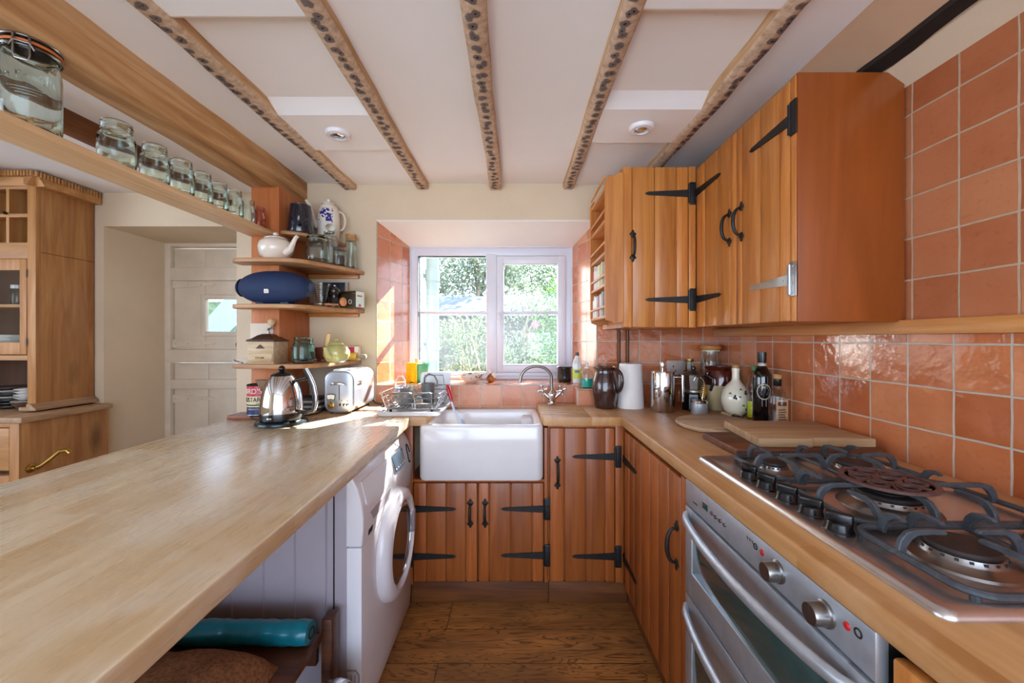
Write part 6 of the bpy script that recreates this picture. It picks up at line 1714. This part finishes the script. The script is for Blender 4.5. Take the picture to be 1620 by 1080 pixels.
# ------------------------------------------------------------------ corner worktop crowd
z = CT+.0005
BROWNG = pm('dark brown glaze', '#3b2420', .14, coat=.7, var=.25, vscale=14)
x, y = .478, 2.085
t = thing('jug', 'dark brown glazed stoneware jug beside the paper roll', 'jug', (x, y, z))
MB().lathe([(.0005, .003), (.050, 0), (.054, .006), (.058, .03), (.068, .075), (.070, .105), (.064, .145), (.054, .180), (.050, .196), (.053, .212), (.056, .218), (.052, .219), (.047, .20), (.058, .15), (.062, .09), (.048, .012), (.0005, .01)], (x, y, z), 44, rib=lambda a, q: 1+(.16*max(0, math.cos(a-2.9))**12 if q > .20 else 0)).build('body', BROWNG, t, world=True)
handle_arc(x, y, z, .055, .085, .205, .040, -.62, .0085, BROWNG, t)
x, y = .618, 2.10
PAPER = pm('kitchen paper', '#e9e4df', .9, var=.03, bmp=.3, bscale=90)
t = thing('paper_towel_roll', 'loosely wound white paper towel roll standing on the worktop', 'paper towel', (x, y, z))
MB().lathe([(.069, 0), (.0695, .01), (.064, .12), (.0585, .232), (.056, .235), (.020, .233), (.020, .20)], (x, y, z), 44, rib=lambda a, q: 1+.012*math.sin(2*a+.5)).build('roll', PAPER, t, world=True)
MB().lathe([(.0205, .20), (.0205, .236), (.018, .236), (.018, .20)], (x, y, z), 24).build('core', pm('card', '#a88a66', .8), t, world=True)
x, y = .750, 1.995
t = thing('cafetiere', 'polished steel cylindrical cafetiere with a tubular handle', 'cafetiere', (x, y, z))
MB().lathe([(.0005, .001), (.056, 0), (.058, .004), (.058, .196), (.056, .202), (.02, .204), (.0005, .2045)], (x, y, z), 48).build('body', CHROME, t, world=True)
MB().lathe([(.0058, .2045), (.0058, .218), (.0115, .219), (.0125, .224), (.0125, .246), (.011, .250), (.0005, .251)], (x, y, z), 24).build('plunger_knob', CHROME, t, world=True)
MB().tube([(x+.056, y-.006, z+.172), (x+.094, y-.012, z+.172)], .0065, 14).tube([(x+.098, y-.012, z+.182), (x+.098, y-.012, z+.048)], .0092, 16).build('handle', CHROME, t, world=True)
t = thing('double_socket', 'pale double wall socket on the terracotta tiles behind the moka pot', 'socket', (.948, YB-.007, 1.057))
MB().box(.873, 1.022, YB-.016, YB-.0065, 1.057, 1.143, .004).build('face_plate', pm('warm grey plastic', '#b9a79d', .4), t, world=True)
so_ = MB()
for xx in (.910, .985):
    for dx, dz, w_, h_ in ((0, .018, .003, .005), (-.012, -.008, .005, .0025), (.012, -.008, .005, .0025)): so_.box(xx+dx-w_, xx+dx+w_, YB-.0166, YB-.0155, 1.09+dz-h_, 1.09+dz+h_)
so_.build('socket_holes', DARK, t, world=True)
for xx in (.930, .965): MB().box(xx-.006, xx+.006, YB-.0185, YB-.0155, 1.117, 1.133, .002).build('switch', pm('warm grey plastic', '#b9a79d', .4), t, world=True)
PIPEM = pm('tarnished copper', '#5a3a2a', .4, .6)
for xx, lb in ((.596, 'dark vertical pipe under the hanging cupboards, nearer the window'), (.646, 'dark vertical pipe under the hanging cupboards, nearer the socket')):
    o = MB().cyl((xx, YB-.020, CT+.001), (xx, YB-.020, 1.318), .0085, 14).build('pipe', PIPEM)
    tag(o, lb, 'pipe', 'pipes under the corner cupboard')
MOKA = pm('worn aluminium', '#a29c94', .38, 1, var=.1, vscale=20)
x, y = .925, 2.035
t = thing('moka_pot', 'faceted aluminium stove top coffee pot with a black handle', 'coffee maker', (x, y, z))
def octo(m, P, n=8): return m.lathe(P, (x, y, z), n)
octo(MB(), [(.0005, 0), (.056, 0), (.058, .004), (.052, .082), (.048, .090)]).build('boiler', BLACK, t, 20, True)
MB().lathe([(.049, .0905), (.050, .094), (.050, .102), (.047, .106)], (x, y, z), 36).build('collar', MOKA, t, world=True)
octo(MB(), [(.044, .1065), (.046, .112), (.055, .176), (.056, .180)]).build('upper_chamber', MOKA, t, 20, True)
MB().prism([(-.052, .178), (-.072, .184), (-.052, .150)], -.012, .012, 'XZ', M=Matrix.Translation((x, y, z))).build('spout', MOKA, t, world=True)
octo(MB(), [(.056, .1805), (.052, .186), (.030, .198), (.010, .203)]).build('lid', MOKA, t, 20, True)
MB().lathe([(.006, .203), (.012, .209), (.012, .219), (.007, .224), (.0005, .225)], (x, y, z), 16).build('lid_knob', BLACK, t, world=True)
MB().tube([(x+.036, y-.034, z+.176), (x+.050, y-.054, z+.180), (x+.064, y-.070, z+.166), (x+.065, y-.071, z+.14), (x+.058, y-.062, z+.105)], [.007, .009, .010, .009, .007], 12, flat=.8).build('handle', BLACK, t, world=True)
x, y = .965, 2.17
t = thing('oil_bottle', 'slim clear bottle with a brass cap behind the moka pot', 'bottle', (x, y, z))
MB().lathe([(.0005, .002), (.030, 0), (.032, .005), (.032, .15), (.028, .17), (.021, .19), (.020, .240)], (x, y, z), 28).build('glass_body', GLASS, t, world=True)
MB().lathe([(.0215, .2405), (.0225, .243), (.0225, .254), (.0005, .255)], (x, y, z), 24).build('cap', BRASS, t, world=True)
x, y = .895, 1.905
t = thing('sugar_pot', 'small round steel sugar pot in front of the moka pot', 'pot', (x, y, z))
MB().lathe([(.0005, .001), (.036, 0), (.038, .004), (.038, .054), (.036, .056)], (x, y, z), 36).build('body', STEEL, t, world=True)
MB().lathe([(.039, .0565), (.041, .058), (.041, .068), (.038, .071), (.0005, .073)], (x, y, z), 36).build('lid', CHROME, t, world=True)
t = thing('honey_dipper', 'hooked steel rod with a yellow coil standing on the sugar pot', 'utensil', (x+.02, y, z+.073))
c = MB(); pts = []
for i in range(140):
    u = i/139; a = u*2*PI*8
    rr_ = .0055+.0085*math.sin(PI*min(1, u*1.08))
    pts.append((x+.014+.010*u+rr_*math.cos(a), y+rr_*math.sin(a), z+.0745+.068*u))
c.tube(pts, .0017, 6).build('coil', pm('yellow wire', '#e0a21c', .3, coat=.3), t, world=True)
MB().tube([(x+.015, y, z+.0735), (x+.024, y, z+.142), (x+.020, y, z+.160), (x+.006, y, z+.178), (x-.010, y, z+.184), (x-.022, y, z+.176), (x-.026, y, z+.163)], [.0035, .0035, .0045, .005, .0045, .0035, .002], 10).build('hook', CHROME, t, world=True)
x, y = 1.095, 2.195
t = thing('storage_jar', 'tall glass storage jar with a wooden lid in the tiled corner', 'jar', (x, y, z))
MB().lathe([(.0005, .005), (.048, .001), (.052, .008), (.052, .255), (.046, .275), (.044, .29), (.047, .292), (.047, .298), (.042, .298), (.042, .27), (.048, .25), (.048, .012), (.0005, .012)], (x, y, z), 36).build('glass_body', THIN, t, world=True)
MB().lathe([(.0005, .013), (.047, .013), (.047, .20), (.0005, .205)], (x, y, z), 32).build('contents', pm('amber pasta', '#b5763a', .6, var=.35, vscale=60), t, world=True)
MB().lathe([(.0475, .2985), (.0475, .306), (.041, .308), (.041, .2985)], (x, y, z), 32).build('seal', pm('yellowed seal', '#c9b98a', .5), t, world=True)
MB().lathe([(.054, .3085), (.056, .312), (.056, .326), (.053, .330), (.0005, .331)], (x, y, z), 36).build('wooden_lid', pm('lid wood', '#c07a3c', .5, var=.15), t, world=True)
x, y = 1.070, 2.045
t = thing('stoneware_crock', 'large stoneware crock with a brown glazed top and cream base', 'crock', (x, y, z))
MB().lathe([(.0005, .002), (.058, 0), (.062, .004), (.075, .10), (.076, .128)], (x, y, z), 44).build('cream_base', pm('buff stoneware', '#c3ad82', .3, coat=.4), t, world=True)
MB().lathe([(.0762, .1282), (.076, .16), (.068, .192), (.064, .204), (.071, .214), (.073, .220), (.070, .224), (.060, .222), (.056, .20), (.060, .15)], (x, y, z), 44).build('brown_top', pm('treacle glaze', '#4f1a10', .12, coat=.7, var=.2), t, world=True)
for a in (-.25, PI+.2): handle_arc(x, y, z, .066, .165, .20, .014, a, .007, pm('treacle glaze', '#4f1a10', .12, coat=.7), t, 'lug')
x, y = 1.064, 1.890
VAS = pm('cream vase glaze', '#e6dcc4', .16, coat=.6, var=.03)
t = thing('flask', 'round cream flask painted with olive sprigs and stopped with cork', 'flask', (x, y, z))
MB().lathe([(.0005, .003), (.032, 0), (.037, .004), (.055, .026), (.0655, .060), (.0655, .088), (.056, .122), (.038, .146), (.022, .162), (.0175, .172), (.0165, .200), (.0185, .222), (.018, .225), (.013, .225)], (x, y, z), 48).build('body', VAS, t, world=True)
MB().lathe([(.0125, .218), (.0165, .2255), (.0175, .240), (.0005, .241)], (x, y, z), 24).build('cork', CORK, t, world=True)
LEAFP = pm('painted leaf green', '#4f6a3a', .3); OLIV = pm('painted olive', '#1d1c22', .3)
def vr(zz):
    P = [(.026, .055), (.060, .0655), (.088, .0655), (.122, .056), (.146, .038)]
    for (z0, r0), (z1, r1) in zip(P, P[1:]):
        if zz <= z1: return r0+(r1-r0)*(zz-z0)/(z1-z0)
    return .04
for (a0, zc, s_) in ((-2.15, .100, 1), (-1.35, .120, -1), (-1.25, .046, -1)):
    ol = MB()
    def on(a, zz, d=.0008): return Vector((x+(vr(zz)+d)*math.cos(a), y+(vr(zz)+d)*math.sin(a), z+zz))
    for (da, dz, l_, tl_) in ((-.32, .004, .28, .006), (.34, -.002, .22, -.004)):
        n = 8; vs = []
        for k in range(n+1):
            u = k/n; w_ = .0042*math.sin(PI*u)
            aa = a0+da-.5*l_+l_*u; zz = zc+dz+tl_*math.sin(PI*u)
            vs += [on(aa, zz+w_), on(aa, zz-w_)]
        MB().add(vs, [(2*k, 2*k+1, 2*k+3, 2*k+2) for k in range(n)]).build('painted_leaf', LEAFP, t, world=True)
    for (da, dz) in ((-.03, -.010), (.09, -.013), (.03, -.002)):
        c_ = on(a0+da, zc+dz, 0); ol.ball(c_, (.0048, .0035, .0062), 12, 8)
    ol.build('painted_olives', OLIV, t, world=True)
x, y = 1.100, 1.800
t = thing('squash_bottle', 'ribbed clear plastic bottle with a green cap behind the black oil bottle', 'bottle', (x, y, z))
MB().lathe([(.0005, .003), (.029, 0), (.032, .006)]+[(.032+.0014*math.sin(k*1.9), .012+.145*k/18) for k in range(19)]+[(.028, .185), (.013, .215), (.012, .222)], (x, y, z), 32).build('body', THIN, t, world=True)
MB().lathe([(.0005, .006), (.0295, .006), (.0295, .080), (.0005, .080)], (x, y, z), 28).build('liquid', pm('lime cordial', '#cfd22a', .1, coat=.5), t, world=True)
MB().lathe([(.0145, .2225), (.0145, .240), (.0005, .241)], (x, y, z), 20).build('cap', pm('green cap', '#1f8a4a', .35), t, world=True)
x, y = 1.085, 1.722
t = thing('olive_oil_bottle', 'tall black olive oil bottle with a round label', 'bottle', (x, y, z))
MB().lathe([(.0005, .003), (.035, 0), (.0375, .005), (.0375, .195), (.035, .212), (.024, .232), (.0165, .246), (.0155, .262)], (x, y, z), 40).build('glass_body', pm('black glass', '#0b0909', .08, coat=.8), t, world=True)
MB().lathe([(.0165, .2625), (.017, .266), (.017, .308), (.0005, .309)], (x, y, z), 28).build('cap', BLACK, t, world=True)
an = -PI/2-.35
m = MB(); k_ = 40
for i in range(k_):
    a1, a2 = 2*PI*i/k_, 2*PI*(i+1)/k_
    q = []
    for aa, rr_ in ((a1, .0275), (a2, .0275), (a2, .0245), (a1, .0245)):
        q.append((x+.0383*math.cos(an+rr_*math.cos(aa)/.0375), y+.0383*math.sin(an+rr_*math.cos(aa)/.0375), z+.138+rr_*math.sin(aa)*1.25))
    m.add(q, [(0, 1, 2, 3)])
m.build('label_ring', pm('label silver', '#b9b2a6', .4), t, world=True)
m = MB()
for dz, wd in ((.014, .9), (.004, 1.1), (-.006, 1.0), (-.014, .7)):
    m.add([(x+.0382*math.cos(an+u*wd*.42), y+.0382*math.sin(an+u*wd*.42), z+.138+dz+v_) for u, v_ in ((-1, 0), (1, 0), (1, .005), (-1, .005))], [(0, 1, 2, 3)])
m.build('label_print', pm('label grey print', '#6f6a64', .5), t, world=True)
m = MB(); m.add([(x+.0382*math.cos(an+u), y+.0382*math.sin(an+u), z+.075+v_) for u, v_ in ((-.25, 0), (.25, 0), (.25, .035), (-.25, .035))], [(0, 1, 2, 3)])
m.build('lower_label', pm('label grey print', '#6f6a64', .5), t, world=True)
MB().ball((x+.036*math.cos(an), y+.036*math.sin(an), z+.168), (.007, .004, .008), 12, 8).build('seal', BRASS, t, world=True)
MB().lathe([(.0160, .246), (.0168, .249), (.0168, .256), (.0160, .259)], (x, y, z), 28).build('neck_band', pm('label silver', '#b9b2a6', .4), t, world=True)
x, y = 1.091, 1.630
t = thing('spirit_bottle', 'square shouldered clear bottle with a tan label by the tiled wall', 'bottle', (x, y, z))
SQ = lambda a, q: (1+.14*math.cos(4*a)) if q < .15 else 1
MB().lathe([(.0005, .003), (.029, 0), (.032, .006), (.032, .125), (.027, .145), (.014, .160), (.0125, .185)], (x, y, z), 48, rib=SQ).build('glass_body', THIN, t, world=True)
MB().lathe([(.0140, .1705), (.0150, .172), (.0150, .199), (.0140, .200)], (x, y, z), 24).build('neck_band', BLACK, t, world=True)
MB().lathe([(.0150, .2005), (.0155, .203), (.0155, .219), (.0005, .220)], (x, y, z), 24).build('cap', CORK, t, world=True)
MB().lathe([(.0335, .002), (.0335, .016)], (x, y, z), 48, rib=SQ).build('base_band', BLACK, t, world=True)
lb_ = MB().box(x-.024, x+.024, y-.0298, y-.0285, z+.022, z+.118, .0005).build('label', pm('tan label', '#c49a76', .6), t, world=True)
vs, fs = text_geo('OLD', .016)
m = MB().box(x-.018, x+.018, y-.0304, y-.0297, z+.092, z+.108)
for k in range(5): m.box(x-.017+.002*(k % 2), x+.017-.003*(k % 3), y-.0304, y-.0297, z+.034+.010*k, z+.038+.010*k)
m.build('label_print', pm('brown print', '#4a3428', .6), lb_, world=True)
t = thing('knife', 'small knife sharpener with wooden shaft and black grip beside the flask', 'utensil', (1.0, 1.80, z))
MB().tube([(1.002, 1.895, z+.009), (1.0, 1.80, z+.010)], [.007, .0075], 12).build('shaft', pm('pale beech', '#cfae86', .5, var=.1), t, world=True)
MB().tube([(1.0, 1.80, z+.010), (.999, 1.785, z+.013), (.996, 1.73, z+.013), (.995, 1.705, z+.012)], [.008, .013, .0135, .008], 14).build('grip', BLACK, t, world=True)
MB().tube([(.995, 1.705, z+.012), (.994, 1.690, z+.010)], [.006, .004], 10).build('tip', RED, t, world=True)

# boards
BRD = wood('grey brown board', '#9c7a5c', '#cbb08e', 'X', 1.4, 22, .6, 0, .05)
o = MB().lathe([(.0005, 0), (.155, 0), (.163, .004), (.166, .011), (.163, .018), (.155, .022), (.0005, .022)], (.848, 1.635, z), 64).build('round_board', BRD)
tag(o, 'round worn wooden board lying on the worktop behind the square boards', 'chopping board')
o = MB().box(.686, 1.145, 1.216, 1.44, z, z+.025, .006, 2).build('dark_board', BOARDD)
tag(o, 'dark brown wooden board lying under the pale board beside the hob', 'chopping board')
tb = MB().prism([(.765, 1.232), (.93, 1.224), (.942, 1.236), (1.128, 1.226), (1.128, 1.492), (.800, 1.500)], z+.0255, z+.054, 'XY', .004, 2).build('pale_board', BOARD)
tag(tb, 'pale worn wooden board lying on the dark board beside the hob', 'chopping board')
